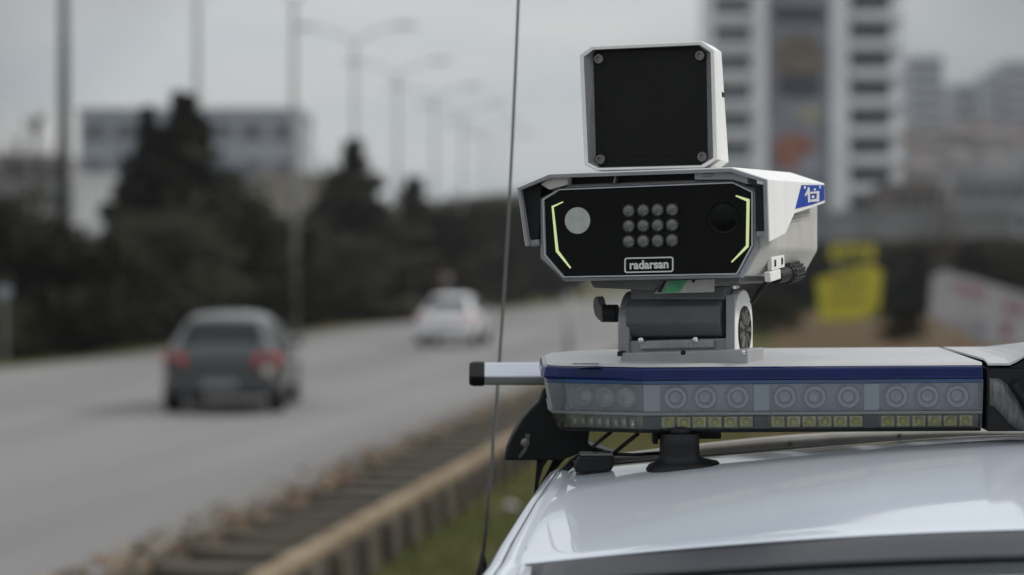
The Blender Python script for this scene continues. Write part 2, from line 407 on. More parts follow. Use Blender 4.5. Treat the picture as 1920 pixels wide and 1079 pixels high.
TOPS = {-45:335, 20:400, 95:432, 165:425, 235:388, 300:372, 395:330, 470:390, 525:436, 590:424, 640:400, 700:388, 735:395, 800:378, 850:368, 900:358, 945:352, 985:350, 1020:350, 1065:350}
HEDGE = {-45: "dark hedge tree cut by the left picture edge", 20: "dark hedge tree below the leftmost bare tree", 95: "dark hedge tree at the foot of the nearest lamp post",
 165: "low dark hedge tree below the left end of the low white building", 235: "low dark hedge tree below the right end of the low white building", 300: "dark hedge tree left of the trunk of the tallest conifer",
 395: "dark hedge tree right of the trunk of the tallest conifer", 470: "dark hedge tree over the roof of the grey car", 525: "dark hedge tree just left of the third lamp post",
 590: "dark hedge tree just right of the third lamp post", 640: "dark hedge tree at the left foot of the pointed conifer", 700: "dark hedge tree at the right foot of the pointed conifer",
 735: "dark hedge tree left of the conifer behind the white car", 800: "dark hedge tree right above the white car", 850: "dark hedge tree just right of the white car",
 900: "dark hedge tree left of the antenna rod", 945: "dark hedge tree straight behind the antenna rod", 985: "dark hedge tree at the left flank of the speed camera",
 1020: "dark hedge tree partly hidden by the speed camera", 1065: "dark hedge tree hidden mostly behind the speed camera mount"}
for u in [-45, 20, 95, 165, 235, 300, 395, 470, 525, 590, 640, 700, 735, 800, 850, 900, 945, 985, 1020, 1065]:
    # distance of the tree line for that bearing: lateral -20.5
    b = (u-U0)/F; s_ = -20.8/((b*ca - sa)); Y = s_/1.0*(ca+b*sa)/(1)
    q = Vector((b, 1)); t_ = -19.0/(b*ca - sa); X, Y = b*t_, t_
    h = 2.05 + (515-TOPS[u])/F*Y
    tree('bush', (X+random.uniform(-.8,.8), Y+random.uniform(.5,5), 0), h, min(h*1.3, 5.2)*random.uniform(.95,1.2), HEDGE[u], HG, random.randrange(2), "roadside_tree")
SG, SL = "low scrub under the roadside trees", "low olive shrub at the foot of the roadside trees"
for k in range(26):
    u = -30 + k*42 + random.uniform(-12,12); b = (u-U0)/F; t_ = -18.9/(b*ca - sa)
    h = random.uniform(1.2, 1.9)
    tree('bush', (b*t_, t_, -.1), h, h*random.uniform(1.3,1.8), SL, SG, 2 if k % 3 == 0 else random.randrange(3), "roadside_shrub")
# right of the road
RG, RL = "trees behind the yellow sign and the pale banner", "dark tree in the belt below the pale long building"
for u, Y, h in [(1420,160,4.4),(1458,150,4.6),(1500,140,4.4),(1545,150,4.6),(1585,155,4.6),(1625,150,4.6),(1665,135,4.7),(1700,128,4.4),(1735,140,4.6),(1768,126,4.3),(1800,135,4.6),(1835,128,4.5),(1868,138,4.8),(1900,126,4.3),(1935,134,4.5),(1970,138,4.6)]:
    tree('bush', at(u, Y, -.2), h, h*1.6, RL, RG, random.randrange(3), "belt_tree")
tree('bush', at(1440, 82), 1.5, 3.0, "olive shrub in the dry field right of the camera mount", var=2, name="field_shrub")
tree('bush', at(1690, 74), 1.25, 2.4, "low dark shrub between the yellow sign and the banner", var=0, name="field_shrub")
def bare_tree(loc, h, label, seed):
    rnd = random.Random(seed); t = thing("bare_tree", label, "tree", loc)
    bm = B(); tube(bm, [(0,0,-.2), (.08,.02,h*.35), (-.05,.05,h*.7), (.02,0,h)], h*.018, 8, h*.004); obj("trunk", bm, m_bark, t, True)
    bm = B()
    for k in range(34):
        z = h*rnd.uniform(.28,.97); a = rnd.random()*6.28; ln = h*.28*(1.15-z/h); p = Vector((0,0,z))
        q = p + Vector((math.cos(a)*ln*.6, math.sin(a)*ln*.6, ln*.6)); e = q + Vector((math.cos(a+.4)*ln*.3, math.sin(a+.4)*ln*.3, ln*.8))
        tube(bm, [p, q, e], h*.006, 5, h*.0015)
        tube(bm, [q, q+Vector((rnd.gauss(0,.3), rnd.gauss(0,.3), .5))*ln*.7], h*.003, 4, h*.001)
    obj("crown", bm, m_bark, t)
bare_tree(at(32, 95), 7.4, "bare leafless tree at the far left edge", 1)
bare_tree(at(68, 90), 8.0, "bare leafless tree just left of the nearest lamp post", 2)
bare_tree(at(612, 130), 8.2, "thin bare tree between the two pointed conifers", 3)
bare_tree(at(1772, 110), 6.0, "bare tree standing above the pale banner", 4)

# ------------------------------------------------------------------ street lamps
def lamp(loc, label, h=12.0, m_pole=m_pole, k=1.0, pr=.125):
    t = thing("street_lamp", label, "street lamp", loc, ROADROT, "double armed street lamps along the road")
    bm = B(); box(bm, -.2, .2, -.2, .2, -.05, .12); obj("base_plate", bm, m_conc, t, bevel=.02)
    bm = B(); cyl(bm, (0,0,.12), (0,0,h-.75), pr, pr*.56, 14); obj("pole", bm, m_pole, t, True)
    for s in (-1, 1):
        bm = B(); tube(bm, bez((0,0,h-.85), (s*.5,0,h-.25), (s*1.75*k,0,h-.02), 10), .04, 8, .032); obj("arm", bm, m_pole, t, True)
        bm = B()
        loft(bm, [[(s*x*k, y*wd, h+z) for y, z in ((-1,-.05),(-.8,.08),(.8,.08),(1,-.05))] for x, wd in ((1.6,.08),(1.8,.20),(2.3,.22),(2.5,.10))])
        obj("lamp_head", bm, m_pole, t, bevel=.02)
    return t
lamp(at(120, 78), "nearest lamp post, at the left edge of the picture", 14.6, mat("dark pole", (.055,.055,.052), .6, metal=.1, var=.12, vscale=3), pr=.24)  # first pole darker than the rest
lamp(at(370, 99), "second lamp post, rising behind the tallest conifer", 14.6, pr=.19)
lamp(at(551, 84.5), "third lamp post, standing in front of the trees right of the grey car", 12.4, pr=.15)
K = 1.15; l1 = lamp(at(665, 97*K), "lamp post with both arms in view, over the second conifer", 2.05+9.95*K, k=K)
dup(l1, at(745, 113*K), label="pale lamp post next beyond the one over the second conifer")
dup(l1, at(815, 128*K), label="faint lamp post above the white car")
dup(l1, at(868, 142*K), label="faint lamp post, third from the antenna rod")
dup(l1, at(905, 157*K), label="very faint lamp post, second from the antenna rod")
dup(l1, at(934, 172*K), label="faintest lamp post, right beside the antenna rod")

# ------------------------------------------------------------------ buildings
def block(name, label, cat, u0, u1, vtop, Y, depth, wallm, group=None, floors=0, cols=0, roofm=None, zb=-.3, winw=.6, winh=.5, turn=0, m_win=m_win):
    k = Y/F; x0, x1 = (u0-U0)*k, (u1-U0)*k; top = H+(V0-vtop)*k
    t = thing(name, label, cat, ((x0+x1)/2, Y, zb), (0,0,turn), group); wd = x1-x0; hh = top-zb
    bm = B(); box(bm, -wd/2, wd/2, 0, depth, 0, hh); obj("wall", bm, wallm, t, bevel=.03, seg=1)
    bm = B()
    if roofm:
        loft(bm, [[(-wd/2-.3, -.3, hh), (wd/2+.3, -.3, hh), (wd/2+.3, depth+.3, hh), (-wd/2-.3, depth+.3, hh)],
                  [(-wd/2+wd*.25, depth*.45, hh+wd*.22), (wd/2-wd*.25, depth*.45, hh+wd*.22), (wd/2-wd*.25, depth*.55, hh+wd*.22), (-wd/2+wd*.25, depth*.55, hh+wd*.22)]])
        obj("roof", bm, roofm, t)
    else:
        box(bm, -wd/2-.12, wd/2+.12, -.12, depth+.12, hh, hh+.5); obj("parapet", bm, wallm, t)
    if floors:
        bm = B(); fh = hh/floors; cw = wd/cols; box(bm, -cw*winw/2, cw*winw/2, -.06, .05, 0, fh*winh)
        me = None
        for i in range(floors):
            for j in range(cols):
                if me is None: o = obj("window", bm, m_win, t); me = o.data
                else: o = bpy.data.objects.new("window", me); COL.objects.link(o); o.parent = t
                o.location = (-wd/2+cw*(j+.5), 0, fh*(i+.3))
    return t
# white tower with the picture banner
TY = 252.0; k = TY/F
tw = thing("tower_block", "tall white tower block with dark window bands and a hanging picture banner", "building", ((1510-U0)*k, TY, -.3))
X = lambda u: (u-1510)*k
Z = lambda v: H+(V0-v)*k+.3
ztop = 40.0
bm = B(); box(bm, X(1332), X(1437), .0, 14, 0, ztop-2); obj("wing", bm, m_bwhite, tw)
bm = B(); box(bm, X(1437)+.01, X(1558), .8, 14, 0, ztop-2); obj("core", bm, m_bgrey, tw)
bm = B(); box(bm, X(1558)+.01, X(1690), -.6, 14, 0, ztop); obj("wing", bm, m_bwhite, tw)
bm = B(); box(bm, X(1556), X(1588), -1.1, -.605, 0, ztop+.6); obj("pilaster", bm, m_bwhite, tw, bevel=.05)
bm = B(); box(bm, X(1415), X(1437), -.5, -.005, 0, ztop-2); obj("pilaster", bm, m_bwhite, tw, bevel=.05)
for i in range(-4, 9):
    v = 5+54*i
    if Z(v) > ztop-1.5: continue
    bm = B(); box(bm, X(1592), X(1668), -.68, -.55, Z(v+16), Z(v-15)); obj("window", bm, m_win, tw)
    bm = B(); box(bm, X(1590), X(1690), -1.3, -.605, Z(v+33), Z(v+20)); obj("balcony", bm, m_bwhite, tw, bevel=.03)
    bm = B(); box(bm, X(1338), X(1408), -.08, .05, Z(v+20), Z(v-7)); obj("window", bm, m_win, tw)
    bm = B(); box(bm, X(1334), X(1412), -.7, -.005, Z(v+33), Z(v+24)); obj("balcony", bm, m_bwhite, tw, bevel=.03)
# banner: flat printed cloth with generic colour patches
m = bpy.data.materials.new("printed banner"); m.use_nodes = True; t_ = m.node_tree; p_ = t_.nodes["Principled BSDF"]; p_.inputs["Roughness"].default_value = .6
g_ = t_.nodes.new("ShaderNodeTexCoord"); n_ = t_.nodes.new("ShaderNodeTexNoise"); n_.inputs["Scale"].default_value = .55; n_.inputs["Detail"].default_value = 4
r_ = t_.nodes.new("ShaderNodeValToRGB"); r_.color_ramp.elements[0].position = .4; r_.color_ramp.elements[0].color = (.16,.17,.20,1); r_.color_ramp.elements[1].position = .62; r_.color_ramp.elements[1].color = (.27,.28,.32,1)
t_.links.new(g_.outputs["Object"], n_.inputs["Vector"]); t_.links.new(n_.outputs["Fac"], r_.inputs[0]); t_.links.new(r_.outputs[0], p_.inputs["Base Color"])
bm = B(); box(bm, X(1444), X(1552), .70, .79, Z(470), Z(-60)); bn = obj("banner", bm, m, tw)
m_pbrown = mat("printed brown", (.15,.115,.085), .6, var=.35, vscale=.7); m_porange = mat("printed orange", (.27,.10,.06), .6, var=.35, vscale=.8); m_pdark = mat("printed dark", (.030,.042,.058), .6, var=.3, vscale=.8)
m_pyel = mat("printed pale", (.34,.31,.22), .6, var=.2, vscale=1)
def patch(u0, u1, v0, v1, mm, off):
    bm = B(); n = 24; c = ((u0+u1)/2, (v0+v1)/2)
    poly = [(X(c[0]+(u1-u0)/2*math.copysign(abs(math.cos(a))**.75, math.cos(a))), Z(c[1]+(v1-v0)/2*math.copysign(abs(math.sin(a))**.75, math.sin(a)))) for a in [2*math.pi*i/n for i in range(n)]]
    prism_y(bm, poly, .694-off, .6995-off); obj("print_patch", bm, mm, bn)
patch(1452, 1545, 62, 168, m_pbrown, 0); patch(1456, 1540, 138, 186, m_pdark, .008); patch(1452, 1530, 250, 318, m_porange, 0)
patch(1500, 1545, 200, 232, m_pyel, 0); patch(1446, 1550, 8, 42, m_pdark, .004); patch(1500, 1550, 290, 330, m_bgrey, .008)
# left buildings behind the conifers
block("office_building", "grey blue office block behind the tallest conifer", "building", 148, 562, 213, 215, 14, m_bgrey, floors=5, cols=7, winw=.7, winh=.42, m_win=m_winl)
block("warehouse", "low white building left of the tallest conifer", "building", 138, 285, 338, 185, 12, m_bwhite)
block("apartment_building", "pale building at the left edge behind bare trees", "building", -40, 118, 300, 240, 14, m_bconc, floors=5, cols=5)
block("warehouse", "beige low building right of the office block", "building", 470, 640, 335, 205, 12, m_bbeige)
# right: long pale building and hillside
block("long_building", "long pale low building above the dark tree belt", "building", 1600, 1900, 402, 190, 16, mat('dull grey wall', (.185,.185,.19), .8, var=.2, vscale=.25), floors=1, cols=9, winw=.5, winh=.25)
block("brown_building", "brown low building left of the bare tree behind the banner", "building", 1672, 1765, 352, 230, 12, m_bbrown, floors=3, cols=4)
block("apartment_building", "grey apartment building right of the bare tree", "building", 1790, 1935, 335, 250, 14, m_bconc, floors=4, cols=5)
block("tower_block", "hazy tower standing right of the white tower", "building", 1708, 1768, 108, 800, 22, m_bgrey, floors=16, cols=4, zb=10)
block("tower_block", "hazy wide block on the hill between two towers", "building", 1786, 1842, 160, 860, 22, m_bgrey, floors=12, cols=4, zb=15)
block("tower_block", "hazy dark slim tower near the right edge", "building", 1850, 1876, 140, 840, 20, m_bgrey, floors=14, cols=2, zb=15)
block("tower_block", "hazy tower at the right edge of the picture", "building", 1882, 1945, 118, 850, 22, m_bgrey, floors=14, cols=4, zb=15)
random.seed(5)
hp = None
for i in range(85):
    u = random.uniform(1640, 1985); Y = random.uniform(480, 880); X_ = (u-U0)/F*Y; g = hill_h(X_, Y)
    wd = random.uniform(7, 13); hh = random.uniform(5, 12)
    t = thing("hillside_house", "small blurred house on the distant hillside", "house", (X_, Y, g-1.5), (0,0,random.uniform(-.5,.5)), "houses on the distant hillside")
    mm = random.choice((m_bwhite, m_bconc, m_bbeige, m_bbrown, m_bbeige, m_bbrown, m_bconc))
    bm = B(); box(bm, -wd/2, wd/2, 0, 9, 0, hh); obj("wall", bm, mm, t)
    bm = B(); loft(bm, [[(-wd/2-.4,-.4,hh),(wd/2+.4,-.4,hh),(wd/2+.4,9.4,hh),(-wd/2-.4,9.4,hh)], [(-wd/4,4,hh+2.4),(wd/4,4,hh+2.4),(wd/4,5,hh+2.4),(-wd/4,5,hh+2.4)]]); obj("roof", bm, random.choice((m_roof, m_bbrown)), t)
    bm = B(); box(bm, -wd*.065, wd*.065, -.06, .03, 0, 1.4); hw_ = None
    for a in range(3):
        for b in range(max(1, int(hh/3.2))):
            if hw_ is None: o = hw_ = obj("window", bm, m_win, t)
            else: o = hw_.copy(); COL.objects.link(o); o.parent = t
            o.location = (-wd/2+wd*(a+.5)/3, 0, b*3+1)

# ------------------------------------------------------------------ signs on the right
def board(name, label, cat, corners, Y, m, thick=.08, post=True, prints=()):
    pts = [at(u, Y) + Vector((0,0,H-(v-V0)/F*Y)) for u, v in corners]
    c = sum(pts, Vector())/len(pts); t = thing(name, label, cat, (c.x, Y, 0))
    poly = [(p.x-c.x, p.z) for p in pts]
    bm = B(); prism_y(bm, poly, 0, thick); bd = obj("board", bm, m, t, bevel=.01)
    for cs, pm in prints:
        q = [at(u, Y) + Vector((0,0,H-(v-V0)/F*Y)) for u, v in cs]
        bm = B(); prism_y(bm, [(p.x-c.x, p.z) for p in q], -.008, -.002); obj("print", bm, pm, bd)
    if post:
        xs = [p[0] for p in poly]; zs = [p[1] for p in poly]
        for x in (min(xs)*.72, max(xs)*.72):
            bm = B(); cyl(bm, (x, thick+.06, -.3), (x, thick+.06, min(zs)+(max(zs)-min(zs))*.6), .05, n=10); obj("post", bm, m_pole, t)
    return t
def bars(u0, u1, v, h, n, slope=0, seed=0):
    rnd = random.Random(seed); out = []; u = u0
    for i in range(n):
        w_ = (u1-u0)/n; vv = v + slope*(u-u0); hh = h*rnd.uniform(.75,1)
        out.append([(u, vv), (u+w_*.68, vv+slope*w_*.68), (u+w_*.68, vv+hh+slope*w_*.68), (u, vv+hh)]); u += w_
    return out
board("roadside_sign", "larger tilted yellow sign in the dry field right of the camera", "sign", [(1532,524),(1634,497),(1654,508),(1648,594),(1538,606)], 95, m_yellow,
      prints=[(b, m_ydark) for b in bars(1560, 1628, 528, 16, 5, -.12, 1)] + [(b, m_ydark) for b in bars(1556, 1622, 560, 12, 6, -.12, 2)])
board("roadside_sign", "small yellow sign above the larger yellow sign", "sign", [(1558,460),(1640,460),(1640,486),(1558,488)], 97, m_yellow,
      prints=[(b, m_ydark) for b in bars(1568, 1630, 467, 20, 5, 0, 3)])
board("cloth_banner", "pale banner with faded red print at the right edge", "banner", [(1748,516),(1772,508),(1935,556),(1935,662),(1860,655),(1800,622),(1742,592)], 70, m_banner,
      prints=[(b, m_red) for b in bars(1786, 1850, 528, 22, 4, .24, 4)] + [(b, m_red) for b in bars(1884, 1925, 566, 20, 2, .2, 6)] + [([(1788,600),(1812,604),(1812,622),(1800,618)], m_bgreyp), ([(1826,598),(1846,604),(1842,636),(1822,626)], m_bgreyp), ([(1878,604),(1898,610),(1896,634),(1878,630)], m_red)])
t = thing("marker_post", "grey marker post at the road edge under the camera", "post", at(1066, 51))
bm = B(); cyl(bm, (0,0,-.2), (0,0,1.6), .075, .07, 14); obj("pole", bm, m_pole, t, True)
bm = B(); cyl(bm, (0,0,1.6), (0,0,1.66), .085, .05, 14); obj("cap", bm, m_pole, t)
t = thing("small_sign", "small pale marker sign among the roadside shrubs behind the grey car", "sign", at(377, 72.5))
bm = B(); box(bm, -.12, .12, -.02, .02, 1.35, 1.85); obj("board", bm, mat("pale yellow board", (.34,.32,.16), .6, var=.1), t, bevel=.01)
bm = B(); cyl(bm, (0,.05,-.2), (0,.05,1.8), .03, n=8); obj("post", bm, m_pole, t)
t = thing("small_sign", "small white round sign at the left edge among shrubs", "sign", at(8, 55))
bm = B(); cyl(bm, (0,-.02,1.65), (0,.02,1.65), .16, n=20); obj("board", bm, m_bgrey, t)
bm = B(); cyl(bm, (0,.05,-.2), (0,.05,1.8), .03, n=8); obj("post", bm, m_pole, t)
t = thing("round_sign", "red rimmed round sign over the roof of the white car", "sign", at(836, 118.5))
bm = B(); cyl(bm, (0,-.03,1.95), (0,.03,1.95), .48, n=24); obj("board", bm, m_carR, t)
bm = B(); cyl(bm, (0,-.04,1.95), (0,-.032,1.95), .28, n=24); obj("centre", bm, m_bwhite, t)
bm = B(); cyl(bm, (0,.07,-.2), (0,.07,2.2), .035, n=8); obj("post", bm, m_pole, t)
bm = B(); 
rn = random.Random(3)
loft(bm, [[(math.cos(a)*r*rn.uniform(.8,1.2), math.sin(a)*r*.8*rn.uniform(.8,1.2), z) for a in [k*.7854 for k in range(8)]] for r, z in ((.06,0),(.085,.03),(.065,.06),(.02,.075))])
o = obj("litter_bag", bm, mat("pale plastic", (.55,.55,.55), .5), smooth=True); p = RD(-2.85, 24.2); o.location = (at(957,24.5).x, 24.5, gz(-2.9,24)+.0)
tag(o, "pale scrap of litter on the grass under the antenna rod", "litter")

# ------------------------------------------------------------------ traffic
def make_car(label, loc, paint, notch, group, rot, lit):
    """rear at y=0, front at y=4.3, built round x=0"""
    t = thing("passenger_car", label, "car", loc, rot, group)
    st = [(0,.74,.42,.86),(.06,.80,.30,.98),(.35,.86,.24,.98),(1.0,.875,.22,.95),(2.2,.875,.22,.92),(3.1,.87,.22,.90),(3.9,.83,.24,.80),(4.22,.74,.30,.70),(4.3,.62,.40,.62)]
    bm = B()
    rings = []
    for y, wd, zb, zt in st:
        rings.append([(-wd*.86,y,zb),(-wd,y,zb+.14),(-wd*1.01,y,zb+(zt-zb)*.62),(-wd*.93,y,zt-.03),(-wd*.75,y,zt),(wd*.75,y,zt),(wd*.93,y,zt-.03),(wd*1.01,y,zb+(zt-zb)*.62),(wd,y,zb+.14),(wd*.86,y,zb)])
    loft(bm, rings); obj("body", bm, paint, t, True, bevel=.02)
    r0 = .12 if not notch else .55
    gh = [(r0,.70,.97),(r0+.42,.60,1.36),(r0+.75,.585,1.46),(2.0,.585,1.48),(2.45,.58,1.43),(3.25,.66,.92)]
    bm = B(); rings = []
    for y, wd, zt in gh:
        zb = .90; wb = .80
        rings.append([(-wb,y,zb),(-wd-.02*(zt>1.1),y,max(zb+.01,zt-.13)),(-wd+.09,y,zt-.03),(-wd*.45,y,zt+.008),(wd*.45,y,zt+.008),(wd-.09,y,zt-.03),(wd+.02*(zt>1.1),y,max(zb+.01,zt-.13)),(wb,y,zb)])
    loft(bm, rings); obj("cabin", bm, paint, t, True, bevel=.02)
    # glass panels set proud of the cabin
    a, b = gh[0], gh[1]; e = .012
    bm = B(); lo = .18; hi = .97
    f = lambda k: (a[0]+(b[0]-a[0])*k, a[2]+(b[2]-a[2])*k)
    (y0,z0), (y1,z1) = f(lo), f(hi)
    loft(bm, [[(-.60,y0-e,z0+e),(.60,y0-e,z0+e),(.52,y1-e,z1+e),(-.52,y1-e,z1+e)], [(-.60,y0+.02,z0-.02),(.60,y0+.02,z0-.02),(.52,y1+.02,z1-.02),(-.52,y1+.02,z1-.02)]]); obj("rear_window", bm, m_tglass, t)
    a, b = gh[4], gh[5]; (y0,z0), (y1,z1) = f(.06), f(.9)
    bm = B(); loft(bm, [[(-.52,y0+e,z0+e),(.52,y0+e,z0+e),(.6,y1+e,z1+e),(-.6,y1+e,z1+e)], [(-.52,y0-.02,z0-.02),(.52,y0-.02,z0-.02),(.6,y1-.02,z1-.02),(-.6,y1-.02,z1-.02)]]); obj("windscreen", bm, m_tglass, t)
    for s in (-1, 1):
        for ya, yb in ((r0+.62, 1.62), (1.70, 2.62)):
            bm = B(); d = .24 if ya > 1.6 else 0
            loft(bm, [[(s*.805,ya-.10*(ya<1.6),.95),(s*.805,yb+d,.95),(s*.635,yb-.22+d*.2,1.33),(s*.635,ya+.06,1.33)], [(s*.76,ya,.95),(s*.76,yb+d,.95),(s*.6,yb-.22,1.33),(s*.6,ya+.06,1.33)]]); obj("side_window", bm, m_tglass, t)
        for y in (.78, 3.42):
            bm = B(); lathe(bm, [(.36,-.005),(.36,.01)], (s*.872, y, .36), (s,0,0), 24); obj("wheel_arch", bm, m_plastic, t)
            bm = B(); lathe(bm, [(.16,-.2),(.30,-.2),(.315,-.18),(.315,.02),(.30,.045),(.21,.045)], (s*.845, y, .31), (s,0,0), 24); wh = obj("wheel", bm, m_tyre, t, True)
            bm = B(); lathe(bm, [(.205,.0),(.20,.05),(.06,.035),(.05,.055),(.0,.055)], (s*.845, y, .31), (s,0,0), 20); obj("rim", bm, m_rim, wh)
        bm = B(); z0, z1 = (.68,.90)
        loft(bm, [[(s*.50,-.022,z0+.05),(s*.80,.02,z0),(s*.86,.20,z0+.02),(s*.85,.22,z1),(s*.80,.04,z1),(s*.52,-.005,z1-.02)], [(s*.50,.08,z0+.05),(s*.78,.1,z0),(s*.80,.22,z0+.02),(s*.80,.24,z1),(s*.78,.1,z1),(s*.52,.08,z1-.02)]]); obj("tail_light", bm, lit, t)
        bm = B(); box(bm, *((.86,1.02) if s > 0 else (-1.02,-.86)), 2.52, 2.66, .93, 1.06); obj("mirror", bm, paint, t, bevel=.03)
        for ya in (1.55, 2.5):
            bm = B(); box(bm, *((.868,.90) if s > 0 else (-.90,-.868)), ya-.2, ya-.02, .80, .825); obj("handle", bm, paint, t)
        bm = B(); cyl(bm, (s*.45,-.02,.27), (s*.45,.2,.27), .035, n=12); obj("exhaust_pipe", bm, m_rim, t) if s > 0 else bm.free()
        bm = B(); loft(bm, [[(s*.5,4.26,.62),(s*.74,4.16,.64),(s*.76,4.0,.76),(s*.5,4.2,.72)],[(s*.5,4.1,.62),(s*.7,4.0,.64),(s*.7,3.9,.76),(s*.5,4.0,.72)]]); obj("headlight", bm, m_disc, t)
    bm = B(); loft(bm, [[(-.80,y,z0),(.80,y,z0),(.80,y,z1),(-.80,y,z1)] for y, z0, z1 in ((-.045,.34,.54),(.10,.28,.58))]); obj("bumper", bm, paint if not notch else paint, t, bevel=.03)
    bm = B(); box(bm, -.62, .62, -.03, .08, .245, .335); obj("diffuser", bm, m_plastic, t, bevel=.02)
    bm = B(); box(bm, -.26, .26, -.058, -.046, .60 if notch else .40, .70 if notch else .50); obj("number_plate", bm, m_plate2 if notch else m_bgreyp, t, bevel=.005)
    if not notch:
        bm = B(); lathe(bm, [(.075,-.01),(.075,.01),(.04,.02),(.001,.022)], (.70, -.045, .645), (.1,-1,0), 18); obj("reversing_light", bm, mat("lit reversing light", (.40,.34,.32), .3, emit=(1,.85,.78), estr=.06), t)
    return t
CG = "cars driving away on the road"
make_car("dark grey car with red tail lights driving away", (at(417,35.7).x, 35.4, 0), m_carD, False, CG, (0,0,R(.6)), m_tail)
make_car("white car farther away on the road", (at(833,68.5).x, 68.5, 0), m_carW, True, CG, ROADROT, m_tail)

# ------------------------------------------------------------------ white police car
pc = thing("parked_car", "white car in front with rack, light bar and camera on its roof", "car", (.649, 0, 0))
XC = .649
def roof_pt(y, t):
    """t 0 centre .. 1 edge; returns half-width offset and height"""
    ys = [2.42, 2.55, 2.7, 2.9, 3.1, 3.4, 4.0, 4.6, 4.9]
    hw = [.690, .663, .647, .619, .588, .556, .545, .53, .52]
    ze = [-.330, -.316, -.300, -.274, -.251, -.272, -.345, -.41, -.46]
    zc = [-.262, -.250, -.232, -.2125, -.2015, -.2300, -.305, -.37, -.42]
    ex = [2.0, 2.0, 1.9, 1.6, 1.3, 1.2, 1.3, 1.5, 1.6]
    i = 0
    while i < len(ys)-2 and y > ys[i+1]: i += 1
    k = (y-ys[i])/(ys[i+1]-ys[i]); k = max(0, min(1, k))
    f = lambda a: a[i]+(a[i+1]-a[i])*k
    tt = t**f(ex)
    return f(hw)*t, H + f(zc) + (f(ze)-f(zc))*tt
def bw(y): return .86 if y < 2.5 else max(.72, .86-.14*(y-2.5)/.7)
def hdr(t): return 2.47 + .12*t**2      # header line: forward at the centre
T = [i/14 for i in range(15)]
ysn = [0, .06, .13, .2, .3, .42, .55, .7, .9, 1.2, 1.6, 2.0, 2.3]
bm = B(); rows = []
for dy in ysn:
    row = []
    for s in [-t for t in T[::-1]] + T[1:]:
        y = hdr(abs(s)) + dy; x, z = roof_pt(y, abs(s)); row.append(bm.verts.new((x if s >= 0 else -x, y, z)))
    rows.append(row)
for a, b in zip(rows, rows[1:]):
    for i in range(len(a)-1): bm.faces.new((a[i], a[i+1], b[i+1], b[i]))
rf = obj("roof", bm, m_paint, pc, True); so = rf.modifiers.new("solid", 'SOLIDIFY'); so.thickness = .006; so.offset = -1
ss_ = rf.modifiers.new("sub", 'SUBSURF'); ss_.levels = 1; ss_.render_levels = 2
